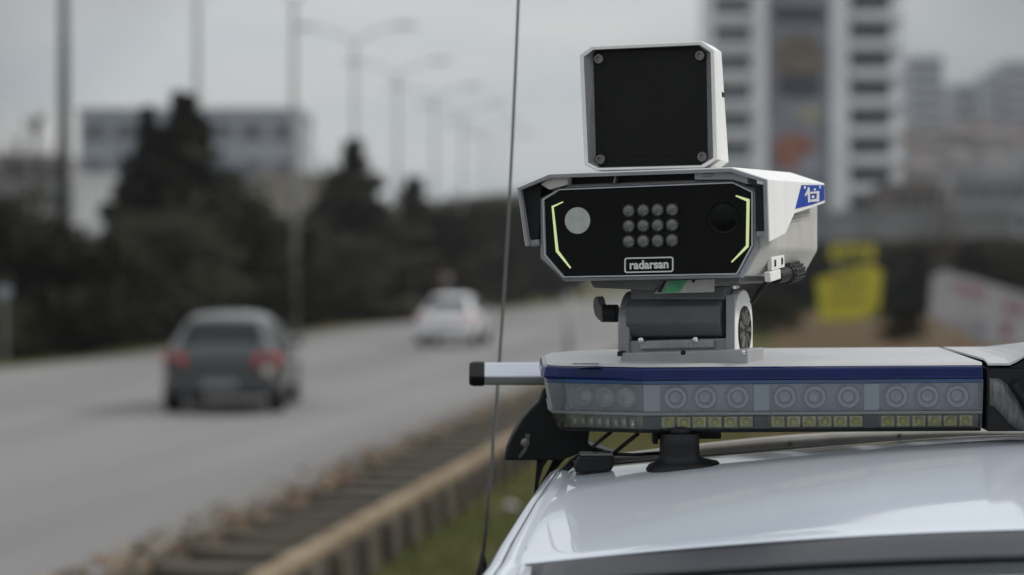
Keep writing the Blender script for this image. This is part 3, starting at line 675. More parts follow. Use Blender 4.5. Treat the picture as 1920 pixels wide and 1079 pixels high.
# edge line of roof and pillar, with gutters
def edge(y, out=0, dz=0):
    x, z = roof_pt(y, 1); return x+out, y, z+dz
for s in (-1, 1):
    A = [(2.02,.845,H-.58),(2.2,.80,H-.465),(2.38,.742,H-.362)]
    line = [Vector((s*x, y, z)) for y, x, z in A] + [Vector((s*edge(y)[0], y, edge(y)[2])) for y in (2.5,2.6,2.7,2.8,2.9,3.0,3.1,3.25,3.5,4.0,4.5,4.85)]
    sec = ((.014,-.012),(.0125,-.003),(.005,.001),(.0028,.0005),(.0022,-.004),(.0010,-.004),(.0004,.001),(-.006,.0045),(-.014,.0035),(-.019,.0005),(-.019,-.008))
    bm = B(); loft(bm, [[p+Vector((s*a_*(1+.35*max(0, 2.9-p.y)/.5), 0, b_)) for a_, b_ in sec] for p in line]); obj("gutter", bm, m_paint, pc, True, bevel=.0008)
    bm = B(); tube(bm, [p+Vector((s*.0025*(1+.35*max(0, 2.9-p.y)/.5),0,-.0022)) for p in line], .0014, 6); obj("gutter_seal", bm, m_rubber, pc, True)
    bm = B(); tube(bm, [p+Vector((s*.015*(1+.35*max(0, 2.9-p.y)/.5),0,-.010)) for p in line], .0028, 8); obj("door_seal", bm, m_rubber, pc, True)
    # A pillar panel beside the windscreen
    bm = B(); rr = []
    for k, p in enumerate([p for p in line if p.y < 2.62]):
        rr.append([p, p+Vector((-s*(.065-.008*k),.012,.004)), p+Vector((-s*(.065-.008*k),.03,-.03)), p+Vector((0,.03,-.03))])
    loft(bm, rr); obj("pillar", bm, m_paint, pc, True)
    # side of the body, window line and flank
    bm = B(); rr = []
    for p in line:
        top = p+Vector((s*.012,0,-.008)); zb = H-.80; xb = s*bw(p.y); 
        rr.append([top, Vector((s*(abs(top.x)*.72+abs(xb)*.28), p.y, top.z*.6+zb*.4)), Vector((xb, p.y, zb))])
    loft(bm, rr, closed=False); sg = obj("side_glass", bm, m_glass, pc, True); sg.modifiers.new("solid", 'SOLIDIFY').thickness = .006
    bm = B(); rr = [[(s*bw(y), y, zt), (s*(bw(y)+.06), y, .85), (s*(bw(y)+.05), y, .45), (s*(bw(y)-.03), y, .28)] for y, zt in ((.55,.80),(.8,.98),(1.3,1.06),(2.02,H-.80),(2.5,H-.80),(3.2,H-.80),(4.0,H-.80),(4.95,H-.80))]
    loft(bm, rr, closed=False); fl = obj("flank", bm, m_paint, pc, True); fl.modifiers.new("solid", 'SOLIDIFY').thickness = .01
    for y in (1.25, 4.1):
        xo = bw(y)+.062
        bm = B(); lathe(bm, [(.36,-.01),(.36,.012)], (s*xo, y, .40), (s,0,0), 24); obj("wheel_arch", bm, m_plastic, pc)
        bm = B(); lathe(bm, [(.18,-.2),(.31,-.2),(.325,-.18),(.325,.02),(.31,.045),(.21,.045)], (s*(xo-.025), y, .325), (s,0,0), 28); wh = obj("wheel", bm, m_tyre, pc, True)
        bm = B(); lathe(bm, [(.205,.0),(.20,.05),(.06,.035),(.05,.055),(.0,.055)], (s*(xo-.025), y, .325), (s,0,0), 24); obj("rim", bm, m_rim, wh)
    bm = B(); loft(bm, [[(s*.50,.40,.72),(s*.80,.56,.74),(s*.84,.75,.90),(s*.55,.52,.86)],[(s*.50,.6,.72),(s*.78,.75,.74),(s*.80,.85,.90),(s*.55,.7,.86)]]); obj("headlight", bm, m_disc, pc)
# windscreen: frit band and glass
def screen_pt(t, k):
    """t across -1..1, k 0 header .. 1 cowl"""
    s = abs(t); y0 = hdr(s); x0, z0 = roof_pt(y0, s*.962); 
    y1 = 1.62+.26*s*s; x1 = .80*s; z1 = H-.80+.0*s
    x = x0+(x1-x0)*k; yy = y0+(y1-y0)*k; zz = z0-.004+(z1-z0)*(k**1.04) + .045*math.sin(math.pi*k)
    return (x if t >= 0 else -x, yy, zz)
def screen(name, k0, k1, m, off=0):
    bm = B(); n = 24; rows = []
    for j in range(9):
        k = k0+(k1-k0)*j/8; rows.append([bm.verts.new(Vector(screen_pt(-1+2*i/n, k))+Vector((0,-off,off))) for i in range(n+1)])
    for a, b in zip(rows, rows[1:]):
        for i in range(n): bm.faces.new((a[i], a[i+1], b[i+1], b[i]))
    o = obj(name, bm, m, pc, True); o.modifiers.new("solid", 'SOLIDIFY').thickness = .004
    return o
ws = screen("windscreen", .004, 1, m_glass)
fb = screen("frit_band", .006, .064, m_frit, .003)
bm = B(); rr = []
for y, z, hw in ((1.75,H-.84,.86),(1.3,1.14,.86),(.8,1.02,.82),(.5,.86,.76),(.42,.72,.74)):
    rr.append([(-hw,y,z-.04),(-hw*.6,y-.04,z+.01),(0,y-.06,z+.03),(hw*.6,y-.04,z+.01),(hw,y,z-.04)])
loft(bm, rr, closed=False) if False else None
vs = [[bm.verts.new(p) for p in r] for r in rr]
for a, b in zip(vs, vs[1:]):
    for i in range(4): bm.faces.new((a[i], a[i+1], b[i+1], b[i]))
hd = obj("bonnet", bm, m_paint, pc, True); hd.modifiers.new("solid", 'SOLIDIFY').thickness = .01
bm = B(); loft(bm, [[(-.80,.42,.30),(0,.34,.28),(.80,.42,.30),(.82,.44,.70),(0,.36,.72),(-.82,.44,.70)], [(-.84,.9,.30),(0,.9,.28),(.84,.9,.30),(.84,.9,.70),(0,.9,.72),(-.84,.9,.70)]]); obj("bumper", bm, m_paint, pc, bevel=.03)
bm = B(); loft(bm, [[(-.50,4.88,H-.46),(.50,4.88,H-.46),(.74,5.0,H-.8),(.74,5.02,.4),(-.74,5.02,.4),(-.74,5.0,H-.8)], [(-.50,4.82,H-.46),(.50,4.82,H-.46),(.74,4.94,H-.8),(.74,4.96,.4),(-.74,4.96,.4),(-.74,4.94,H-.8)]]); obj("tailgate", bm, m_paint, pc)
bm = B(); box(bm, -.70, .70, .9, 4.9, .26, .36); obj("underbody", bm, m_plastic, pc)
# raised curved trim strip across the roof behind the bar
bm = B(); rr = []
for i in range(31):
    t = -1.0+2*i/30; s = abs(t); y = 3.42-.10*s*s; x, z = roof_pt(y, s*.93); x = math.copysign(x, t)
    b = .004
    q_ = .0135+.006*math.sin(math.pi*min(1,s*1.05))
    rr.append([(x,y-.012,z-.01),(x,y-.012,z+q_*.7),(x,y-.006,z+q_),(x,y+.02,z+q_),(x,y+.03,z-.01)])
loft(bm, rr); tr = obj("roof_trim", bm, m_trim, pc, True, bevel=.002)
bm = B(); rr = []
for i in range(31):
    t = -1.0+2*i/30; s = abs(t); y = 3.40-.10*s*s; x, z = roof_pt(y, s*.93); x = math.copysign(x, t)
    rr.append([(x,y-.016,z-.004),(x,y-.016,z+.0035),(x,y+.003,z+.0035),(x,y+.003,z-.004)])
loft(bm, rr); obj("trim_seal", bm, m_rubber, pc)
for t in (-.82,-.5,-.2,.2,.5,.82):
    s = abs(t); y = 3.42-.10*s*s-.012; x, z = roof_pt(y, s*.93); bm = B(); lathe(bm, [(.003,-.001),(.003,.0012),(.001,.002)], (math.copysign(x,t), y, z+.0095), (0,-1,0), 10); obj("screw", bm, m_steel, tr)

# ------------------------------------------------------------------ roof rack bar behind the light bar
rk = thing("roof_rack_bar", "silver roof rack bar with black end caps behind the light bar", "roof rack", (.649, 3.33, P(900,701,3.33).z))
xl = P(908,700,3.33).x-.649
def oval(x, sy=.030, sz=.0150):
    return [(x, sy*a, sz*b) for a, b in ((-1,-.22),(-.97,-.10),(-.42,.90),(-.30,1),(.5,1),(.9,.5),(1,-.2),(.8,-.9),(.6,-1),(-.6,-1),(-.80,-.85),(-.97,-.34))]
bm = B(); loft(bm, [oval(xl), oval(-xl)]); obj("bar", bm, m_alu, rk, bevel=.001)
for s in (1, -1):
    bm = B(); loft(bm, [oval(s*(xl), .032, .0163), oval(s*(xl-.016), .032, .0163), oval(s*(xl-.0205), .029, .014)]); obj("end_cap", bm, m_rubber, rk, bevel=.001)
    f = lambda u, v: ((P(u,v,3.30)-rk.location).x*s, (P(u,v,3.30)-rk.location).z)
    outl = [f(u,v) for u, v in ((945,862),(949,840),(962,812),(980,783),(999,762),(1010,752),(1019,730),(1027,728),(1036,752),(1048,796),(1106,803),(1102,832),(1120,838),(1156,850),(1140,856),(1080,852),(1052,862))]
    bm = B(); prism_y(bm, outl, -.045, .035); ft = obj("foot", bm, m_rubber, rk, bevel=.004)
    lk = f(990, 829); bm = B(); lathe(bm, [(.006,-.002),(.006,.0015),(.0025,.0025)], (lk[0]-s*.004, -.046, lk[1]), (0,-1,0), 14); obj("lock", bm, m_steel, ft)
    g = f(985, 815); bm = B(); prism_y(bm, [f(985,812),(f(994,813)),f(988,842),f(975,858),f(971,856),f(983,838)], -.0475, -.0455); obj("cover_edge", bm, m_dgrey, ft)
    st1 = [f(u,v) for u, v in ((1007,862),(1028,862),(1018,878),(1012,900),(1008,926),(1001,926),(1004,895))]
    bm = B(); prism_y(bm, st1, -.03, -.018); obj("strap", bm, m_rubber, ft)
    st2 = [f(u,v) for u, v in ((1040,860),(1064,860),(1040,888),(1020,912),(1014,910),(1028,886))]
    bm = B(); prism_y(bm, st2, .002, .014); obj("strap", bm, m_rubber, ft)
    # clamp below the strap reaching the gutter
    a_ = f(1004, 924); bm = B(); box(bm, min(a_[0], a_[0]+s*.07), max(a_[0], a_[0]+s*.07), -.03, .014, a_[1]-.012, a_[1]); obj("clamp", bm, m_rubber, ft)

# ------------------------------------------------------------------ light bar
PB, RB = R(1.8), R(.35)
from mathutils import Euler
lb_e = Euler((PB, -RB, 0)); lb_o = Vector((.649, 3.0, P(1940,684.5,3.0).z))
lb = thing("light_bar", "long light bar with clear lenses and navy rim across the car roof", "light bar", lb_o, lb_e)
LF = Frame(lb_o, lb_e)
lx = lambda u: LF.y(u, 740, 0)[0]
xb, xe, xc = lx(1206), LF.y(1017,700,.06)[0], lx(1850)
def plan(o, top=0):
    """left half outline (x,y) of the bar, inset by o, from front centre joint round to the rear joint"""
    e = o*1.45
    return [(xc-.004, o), (xb, o), (xe+.022+e, .036+o*.6), (xe+.004+e, .050), (xe+e, .075), (xe+e, .235), (xe+.03+e, .275), (xb, .32-o), (xc-.004, .32-o)]
def layer(name, z0, o0, z1, o1, m, parent=lb, s=1, bev=.0015, hollow=False):
    bm = B()
    rings = [[(x*s, y, z0) for x, y in plan(o0)], [(x*s, y, z1) for x, y in plan(o1)]]
    loft(bm, rings, not hollow, not hollow)
    o = obj(name, bm, m, parent, bevel=bev)
    if hollow:
        so = o.modifiers.new("solid", 'SOLIDIFY'); so.thickness = .002
    return o
for s in (1, -1):
    layer("deck", .0035, .010, -.0005, .003, m_deck, s=s)
    layer("navy_rim", -.001, .0, -.0165, -.002, m_navy, s=s, bev=.003)
    layer("tinted_edge", -.017, .001, -.0215, .0015, m_bluetint, s=s, bev=0)
    layer("upper_lens", -.022, .0015, -.0565, .006, m_clear, s=s, bev=0)
    sm = layer("lens_seam", -.057, .0045, -.0612, .0065, m_seam, s=s, bev=.001)
    layer("lower_lens", -.0617, .0075, -.0788, .013, m_clear2, s=s, bev=0)
    layer("base_tray", -.0793, .0125, -.0835, .016, m_rubber, s=s)
    # inner fittings
    bm = B(); pl = plan(.020); pl2 = plan(.024)
    loft(bm, [[(x*s,y,-.0225) for x,y in pl], [(x*s,y,-.056) for x,y in pl2]]); obj("reflector_tray", bm, m_tray, lb)
    bm = B(); pl = plan(.021); pl2 = plan(.023)
    loft(bm, [[(x*s,y,-.062) for x,y in pl], [(x*s,y,-.0785) for x,y in pl2]]); obj("lower_tray", bm, m_ltray, lb)
    for u0, u1 in ((1208,1238),(1415,1443),(1622,1650)):
        bm = B(); a, b = lx(u0)*s, lx(u1)*s; box(bm, min(a,b), max(a,b), .008, .018, -.0555, -.023); obj("divider", bm, m_divl, lb)
        bm = B(); box(bm, min(a,b), max(a,b), .0135, .0195, -.078, -.0623); obj("divider", bm, m_divd, lb)
    bm = B(); a, b = lx(1840)*s, (xc-.0045)*s; box(bm, min(a,b), max(a,b), .0075, .02, -.0785, -.0225); obj("divider", bm, m_divd, lb)
    for u in (1268,1324,1385,1474,1530,1594,1684,1743,1799):
        bm = B(); lathe(bm, [(.0128,0),(.0138,.004),(.0125,.0075),(.0105,.006),(.0075,.002),(.0055,.0045),(.002,.0055)], (lx(u)*s, .0195, -.0395), (0,-1,0), 24); lr = obj("led_reflector", bm, m_refl, lb, True)
        bm = B(); lathe(bm, [(.0162,-.001),(.0162,.0012),(.0140,.0016),(.0138,.0)], (lx(u)*s, .0195, -.0395), (0,-1,0), 24); obj("reflector_rim", bm, m_rim2, lr, True)
        bm = B(); lathe(bm, [(.0092,.003),(.0092,.0064),(.0078,.0064),(.0078,.003)], (lx(u)*s, .0195, -.0395), (0,-1,0), 24); obj("lens_ring", bm, m_rim2, lr, True)
        bm = B(); lathe(bm, [(.0034,.004),(.0030,.0068),(.0008,.0078)], (lx(u)*s, .0195, -.0395), (0,-1,0), 14); obj("led", bm, m_refl, lr, True)
    for m0 in (1240, 1447, 1654):
        for i in range(6):
            u = m0 + 14 + i*29.5; x = lx(u)*s
            bm = B(); loft(bm, [[(x-.0088,.0185,-.0775),(x+.0088,.0185,-.0775),(x+.0088,.0185,-.0628),(x-.0088,.0185,-.0628)], [(x-.0078,.0155,-.0765),(x+.0078,.0155,-.0765),(x+.0078,.0155,-.0638),(x-.0078,.0155,-.0638)]]); c = obj("led_cell", bm, m_cell, lb)
            bm = B(); lathe(bm, [(.0052,0),(.0048,.0012),(.002,.0022)], (x, .0153, -.0702), (0,-1,0), 14); obj("led", bm, m_cellpt, c, True)
    # angled end module
    e0 = Vector((xb, .020, 0)); e1 = Vector((xe+.036, .060, 0)); dv = e1-e0; nn = Vector((-dv.y, dv.x, 0)).normalized()
    if nn.y > 0: nn = -nn
    for i in range(3):
        p = e0 + dv*(.2+.3*i) + nn*.001; bm = B(); c = (p.x*s, p.y, -.0395); ax = (nn.x*s, nn.y, 0)
        lathe(bm, [(.0138,-.002),(.0145,.004),(.0125,.0075),(.0085,.002),(.005,.0045),(.002,.0055)], c, ax, 18); obj("led_reflector", bm, m_refl, lb)
    for i in range(8):
        p = e0 + dv*(.08+.115*i) + nn*.004; q = p+dv*.085; bm = B()
        loft(bm, [[(p.x*s,p.y,-.0775),(q.x*s,q.y,-.0775),(q.x*s,q.y,-.0628),(p.x*s,p.y,-.0628)], [((p.x*.7+q.x*.3)*s,(p.y*.7+q.y*.3)-.006,-.073),((p.x*.3+q.x*.7)*s,(p.y*.3+q.y*.7)-.006,-.073),((p.x*.3+q.x*.7)*s,(p.y*.3+q.y*.7)-.006,-.067),((p.x*.7+q.x*.3)*s,(p.y*.7+q.y*.3)-.006,-.067)]]); obj("led_facet", bm, m_refl, lb)
    # slot and small marks on the deck
    for u, v in ((1085,683),) if s > 0 else ():
        a = LF.z(1074, 684, .0036); b = LF.z(1122, 681, .0036)
        bm = B(); box(bm, a[0], b[0], a[1], a[1]+.02, .0037, .0044); obj("deck_slot", bm, m_divd, lb, bevel=.0003)
    # rubber foot on the roof
    fx = lx(1274); yy = .03
    zr = lambda u, v: LF.y(u, v, yy)
    cx = zr(1274, 840)[0]; prof = []
    zt = -.0845
    rings = []
    for hw_, dp, v, off in ((.0225,.024,806,0),(.0245,.026,812,0),(.0246,.026,835,0),(.025,.026,852,.0),(.0275,.028,860,.002),(.036,.034,866,.005),(.044,.040,870,.005),(.0485,.043,879,.004),(.051,.044,889,.004),(.051,.044,900,.004)):
        z = min(zt, zr(1274, v)[1]); ring = []
        for i in range(28):
            a = 2*math.pi*i/28; ex = .62
            ring.append(((cx+off+hw_*math.copysign(abs(math.cos(a))**ex, math.cos(a)))*s, yy+dp*math.copysign(abs(math.sin(a))**ex, math.sin(a)), z + (0 if v < 864 else (hw_*math.cos(a))*.12*min(1,(v-860)/22))))
        rings.append(ring)
    bm = B(); loft(bm, rings); mf = obj("mounting_foot", bm, m_rubber, lb, True)
    bm = B(); lathe(bm, [(.016,-.002),(.0165,.004),(.013,.0075),(.001,.009)], (cx*s, yy-.006, zt+.0005), (0,0,1), 20); obj("foot_cap", bm, m_rubber, mf, True)
    a, b = zr(1226,818), zr(1356,826); bm = B(); box(bm, min(a[0]*s,b[0]*s), max(a[0]*s,b[0]*s), yy+.028, yy+.05, b[1]-.001, zr(1226,814)[1]); obj("foot_bracket", bm, m_rubber, lb, bevel=.001)
    a = zr(1226,812); b = zr(1236,836); bm = B(); box(bm, min(a[0]*s,b[0]*s), max(a[0]*s,b[0]*s), yy+.02, yy+.05, b[1], a[1]); obj("foot_bracket", bm, m_rubber, lb, bevel=.001)
# centre housing: black body, curved ribbed lens, pale raised top
cz = lambda u, v: LF.y(u, v, -.004)
bm = B(); box(bm, xc+.0005, -xc-.0005, -.001, .321, -.0825, -.0035); ctr = obj("centre_housing", bm, m_rubber, lb, bevel=.002)
half = [cz(1852,681), cz(1893,681), cz(1906,675), cz(1922,665), (0, cz(1922,660)[1]+.008)]
def symm(p): return p + [(-x, z) for x, z in p[::-1][1:]]
topl = symm(half); topl[0] = (topl[0][0], topl[0][1]); 
zb0 = -.0036
bm = B()
loft(bm, [[(x, -.004, z-.003) for x, z in topl] , [(x, -.004, z) for x, z in topl], [(x, .02, z+.004) for x, z in topl], [(x, .31, .0036+.0001*abs(x)) for x, z in topl], [(x, .31, .0006) for x, z in topl]], closed=False)
obj("centre_cover", bm, m_deck, ctr, bevel=.001).modifiers.new("solid", 'SOLIDIFY').thickness = .0025
bm = B(); prism_y(bm, [(xc+.001, -.0035)] + [(x*.995, z-.0062) for x, z in topl] + [(-xc-.001, -.0035)], -.0015, .016); obj("centre_cheek", bm, m_rubber, ctr)
for s in (1, -1):
    up = [cz(u, v) for u, v in ((1856,709),(1876,711),(1890,722),(1905,744),(1920,770),(1938,794))]; lo = [cz(u, v) for u, v in ((1856,762),(1864,763),(1876,775),(1890,792),(1904,804),(1934,812))]
    bm = B()
    rg = []
    for (a, b) in zip(up, lo): rg.append([(a[0]*s, -.003, a[1]), ((a[0]*.5+b[0]*.5)*s, -.012, a[1]*.5+b[1]*.5), (b[0]*s, -.003, b[1]), (b[0]*s, .002, b[1]), (a[0]*s, .002, a[1])])
    loft(bm, rg); obj("ribbed_lens", bm, mat("grey ribbed lens", (.10,.10,.10), .3, var=.35, vscale=60, stretch=(6,1,.6)), ctr, True)
    bm = B(); rg = []
    for (a, b) in zip(up[2:], [cz(u, v) for u, v in ((1908,716),(1924,736),(1936,758),(1944,786))]): rg.append([(a[0]*s,-.003,a[1]), (b[0]*s,-.02,b[1]), (b[0]*s,.002,b[1]), (a[0]*s,.002,a[1])])
    loft(bm, rg); obj("horn_rim", bm, m_rubber, ctr, True)

# ------------------------------------------------------------------ cable block and cables at the roof edge
o_ = P(1112, 886, 3.08)
kb = thing("cable_block", "small black rubber block with cables at the roof edge", "cable block", o_)
f = lambda u, v, d=3.08: P(u, v, d)-o_
bm = B(); loft(bm, [[f(1076,874,3.06), f(1080,888,3.06), f(1146,884,3.06), f(1152,872,3.06), f(1150,853,3.06), f(1086,856,3.06)], [q+Vector((0,.05,.002)) for q in [f(1076,874,3.06), f(1080,888,3.06), f(1146,884,3.06), f(1152,872,3.06), f(1150,853,3.06), f(1086,856,3.06)]]]); obj("block", bm, m_rubber, kb, bevel=.003)
bm = B(); box(bm, f(1088,0).x, f(1148,0).x, -.02, .03, f(0,852.5).z, f(0,850).z); obj("cap", bm, m_steel, kb, bevel=.0005)
def cable(pts, r): 
    bm = B(); q = []
    for a, b, c in zip(pts, pts[1:], pts[2:] + [None]): q.append(a)
    tube(bm, pts, r, 8); obj("cable", bm, m_rubber, kb, True)
cable([f(1086,855), f(1070,864), f(1050,886), f(1025,912), f(1004,934)], .0022)
cable([f(1076,868), f(1058,886), f(1035,908), f(1010,938), f(985,970)], .003)
cable([f(1150,851), f(1168,836), f(1196,814,3.05)], .0026)
cable([f(1112,838,3.14), f(1126,826,3.12), f(1146,810,3.10)], .0024)
cable([f(1150,852), f(1190,853), f(1238,850)], .0022)

# ------------------------------------------------------------------ whip antenna behind the rack
ab = P(905, 1072, 3.62)
wa = thing("whip_antenna", "tall thin whip antenna rising beside the car", "antenna", ab)
bm = B(); tube(bm, [(0,0,.015)] + [P(905+(972-905)*k, 1072-1072*k, 3.62)-ab + Vector((.006*math.sin(math.pi*k),0,0)) for k in (.15,.3,.45,.6,.75,.9,1.0,1.12)], .0026, 8, .0022); obj("rod", bm, m_wire, wa, True)
bm = B(); lathe(bm, [(.010,-.03),(.010,.0),(.006,.012),(.003,.03)], (0,0,0), (0,0,1), 14); obj("base", bm, m_rubber, wa, True)
bm = B(); box(bm, -.012, .12, -.012, .012, -.04, -.03); obj("bracket", bm, m_rubber, wa)

# ------------------------------------------------------------------ the speed camera
YAW = R(20)
re_ = Euler((0, 0, -YAW)); ro = Vector(P(1232, 668, 3.15))
rc = thing("speed_camera", "white roadside speed camera with black face and square box on top", "speed camera", ro, re_)
RF = Frame(ro, re_)
YF = -.145                         # front glass plane
def tr(pts, y): return [RF.y(u, v, y) for u, v in pts]
face = tr([(1022,376),(1050,358),(1375,345),(1410,362),(1410,460),(1382,512),(1059,518),(1025,478)], YF)
outer = tr([(1010,372),(1062,346.5),(1373,335),(1420,358),(1420,466),(1389,521),(1056,528),(1011,486)], YF-.004)
cx0 = sum(p[0] for p in face)/8; cz0 = sum(p[1] for p in face)/8
def inset(poly, d):
    n = len(poly); out = []
    area = sum(poly[i][0]*poly[(i+1)%n][1]-poly[(i+1)%n][0]*poly[i][1] for i in range(n))
    sg = 1 if area > 0 else -1
    for i in range(n):
        p0, p1, p2 = Vector(poly[i-1]), Vector(poly[i]), Vector(poly[(i+1)%n])
        n1 = Vector((-(p1-p0).y, (p1-p0).x)).normalized()*sg; n2 = Vector((-(p2-p1).y, (p2-p1).x)).normalized()*sg
        b = (n1+n2).normalized(); k = d/max(.4, b.dot(n1)); q = p1+b*k; out.append((q.x, q.y))
    return out
bm = B(); prism_y(bm, inset(outer, .002), YF+.012, YF+.335); hs = obj("housing", bm, m_beige, rc, bevel=.0035, seg=3)
bm = B()
lip = inset(face, -.0022)
loft(bm, [[(x, YF+.0118, z) for x, z in outer], [(x, YF+.001, z) for x, z in outer], [(x, YF-.004, z) for x, z in inset(outer, .003)], [(x, YF-.002, z) for x, z in lip], [(x, YF+.006, z) for x, z in lip]], False, False)
obj("bezel", bm, m_grey, rc, bevel=.0008)
bm = B()
li2 = inset(face, -.0005)
loft(bm, [[(x, YF-.0022, z) for x, z in lip], [(x, YF-.0052, z) for x, z in inset(lip, .0004)], [(x, YF-.0052, z) for x, z in inset(lip, .0016)], [(x, YF+.0, z) for x, z in li2]], False, False); obj("bezel_lip", bm, m_lip, rc)
bm = B(); prism_y(bm, face, YF, YF+.008); fp = obj("front_panel", bm, m_black, rc, bevel=.0006)
dot = lambda u, v, e=0: (lambda q: (q[0], YF+e, q[1]))(RF.y(u, v, YF))
bm = B(); lathe(bm, [(.0168,-.001),(.0168,.0006),(.0163,.001),(.0001,.0011)], dot(1083,414), (0,-1,0), 32); obj("frosted_disc", bm, m_disc, fp, False)
bm = B(); lathe(bm, [(.0215,-.001),(.0215,.0008),(.0195,.0012),(.0188,.0004),(.017,.0004),(.013,.0016),(.006,.0024),(.0001,.0026)], dot(1357,408), (0,-1,0), 36); obj("camera_lens", bm, m_lens, fp, True)
for j in range(3):
    for i in range(4):
        bm = B(); c = dot(1180.5+27*i, 396+28.7*j - .8*i + .0)
        lathe(bm, [(.0088,-.001),(.0088,.0022),(.0086,.0034),(.0080,.0038),(.0077,.0030)], c, (0,-1,0), 24); so_ = obj("led_socket", bm, m_ledring, fp, True)
        bm = B(); lathe(bm, [(.0076,.0030),(.0072,.0048),(.0056,.0066),(.0030,.0076),(.0003,.0079)], c, (0,-1,0), 20); obj("led_lens", bm, m_led, fp, True)
def ribbon(pts, wd, name, m, parent, e0=-.0012, e1=.0002):
    q = [Vector(RF.y(u, v, YF)) for u, v in pts]; bm = B(); L_, R_ = [], []
    for i, p in enumerate(q):
        d1 = (q[min(i+1,len(q)-1)]-q[max(i,0)]) if i < len(q)-1 else (q[i]-q[i-1]); d0 = (q[i]-q[i-1]) if i > 0 else d1
        n1 = Vector((-d1.y, d1.x)).normalized(); n0 = Vector((-d0.y, d0.x)).normalized(); b = (n0+n1).normalized(); k = wd[i]/2/max(.5, b.dot(n1))
        L_.append(p+b*k); R_.append(p-b*k)
    poly = [tuple(a) for a in L_] + [tuple(a) for a in R_[::-1]]
    prism_y(bm, poly, YF+e0, YF+e1); return obj(name, bm, m, parent)
ribbon([(1056,379),(1036.5,388),(1045,471),(1070,503)], (.0012,.0024,.0036,.0019), "light_strip", m_strip, fp)
ribbon([(1380,367.5),(1403,376),(1401.5,462),(1372,492)], (.0018,.0037,.0034,.0015), "light_strip", m_strip, fp)
# maker's plate: rounded outline and word
def rr(u0, v0, u1, v1, rad, tilt):
    pts = []
    for (cu, cv, a0) in ((u1-rad, v0+rad, -90), (u1-rad, v1-rad, 0), (u0+rad, v1-rad, 90), (u0+rad, v0+rad, 180)):
        for k in range(6): a = R(a0+18*k); pts.append((cu+rad*math.cos(a), cv+rad*math.sin(a)))
    return [(u, v-tilt*(u-(u0+u1)/2)) for u, v in pts]
A_, B_ = tr(rr(1171,482.5,1263,511.5,5,.022), YF), tr(rr(1173.6,485.1,1260.4,508.9,3,.022), YF)
bm = B(); loft(bm, [[(x, YF+.0002, z) for x, z in A_], [(x, YF-.0009, z) for x, z in A_], [(x, YF-.0009, z) for x, z in B_], [(x, YF+.0002, z) for x, z in B_]], False, False); lg = obj("logo_frame", bm, m_print, fp)
tcv = bpy.data.curves.new("logo_text", 'FONT'); tcv.body = "radarsan"; tcv.align_x = 'CENTER'; tcv.align_y = 'CENTER'; tcv.extrude = .02; tcv.offset = .034; tcv.size = 1.0
tcv.materials.append(m_print)
to = bpy.data.objects.new("logo_text", tcv); COL.objects.link(to); to.parent = fp
c = dot(1217, 497); a_ = RF.y(1181, 497, YF); b_ = RF.y(1254, 497, YF)
bpy.context.view_layer.update()
sclx = (b_[0]-a_[0])/to.dimensions.x; scz = sclx*1.0; r_ = R(1.6)
to.matrix_local = Matrix(((math.cos(r_)*sclx, -math.sin(r_)*scz, 0, c[0]), (0, 0, -sclx*.5, YF-.0005), (math.sin(r_)*sclx, math.cos(r_)*scz, 0, c[2]), (0,0,0,1)))
bpy.context.view_layer.update()
me_ = bpy.data.meshes.new_from_object(to.evaluated_get(bpy.context.evaluated_depsgraph_get())); mb_ = to.matrix_local.copy()
bpy.data.objects.remove(to); to = bpy.data.objects.new("logo_text", me_); COL.objects.link(to); to.parent = fp; to.matrix_local = mb_

# sun shield (visor): open shell over the top and flanks
YV = YF-.014
vis = tr([(987,461),(971,353),(1031,328),(1371,316.5),(1438,338),(1441,453)], YV)
xr = vis[4][0]
fl_pts = [RF.x(u, v, xr) for u, v in ((1441,454),(1468,439),(1486,401),(1519,390),(1544,381))]
rear = RF.x(1545, 345, xr)[0]
fl_pts[-1] = (rear-.004, fl_pts[-1][1])
bm = B(); rings = []
zr_f = [z for y, z in fl_pts]; zdrop = RF.x(1545,346,xr)[1] - vis[4][1]
for i, (y, zf) in enumerate(fl_pts):
    y = YV if i == 0 else y; k = (y-YV)/(rear-YV); dz = zdrop*k
    zl = vis[0][1] + (zf - vis[5][1])          # same diagonal cut on the far flank
    xf = xr+(vis[5][0]-vis[4][0])*(vis[4][1]-zf)/(vis[4][1]-vis[5][1])
    rings.append([(vis[0][0]-(xf-vis[5][0]), y, zl), (vis[1][0], y, vis[1][1]+dz), (vis[2][0], y, vis[2][1]+dz), (vis[3][0], y, vis[3][1]+dz), (vis[4][0], y, vis[4][1]+dz), (xf, y, zf)])
loft(bm, rings, closed=False)
vz = obj("visor", bm, m_white, rc, bevel=.0025); so = vz.modifiers.new("solid", 'SOLIDIFY'); so.thickness = .0035; so.offset = 0
vz.modifiers.move(1, 0)
# grey front edge of the shield
bm = B(); vo = vis; vi = [(vis[0][0]+.0042, vis[0][1]), (vis[1][0]+.0042, vis[1][1]-.0025), (vis[2][0]+.001, vis[2][1]-.0042), (vis[3][0]-.001, vis[3][1]-.0042), (vis[4][0]-.0042, vis[4][1]-.0025), (vis[5][0]-.0042, vis[5][1])]
loft(bm, [[(a[0], YV-.0022, a[1]), (b[0], YV-.0022, b[1]), (b[0], YV+.004, b[1]), (a[0], YV+.004, a[1])] for a, b in zip(vo, vi)]); obj("visor_edge", bm, m_grey, rc)
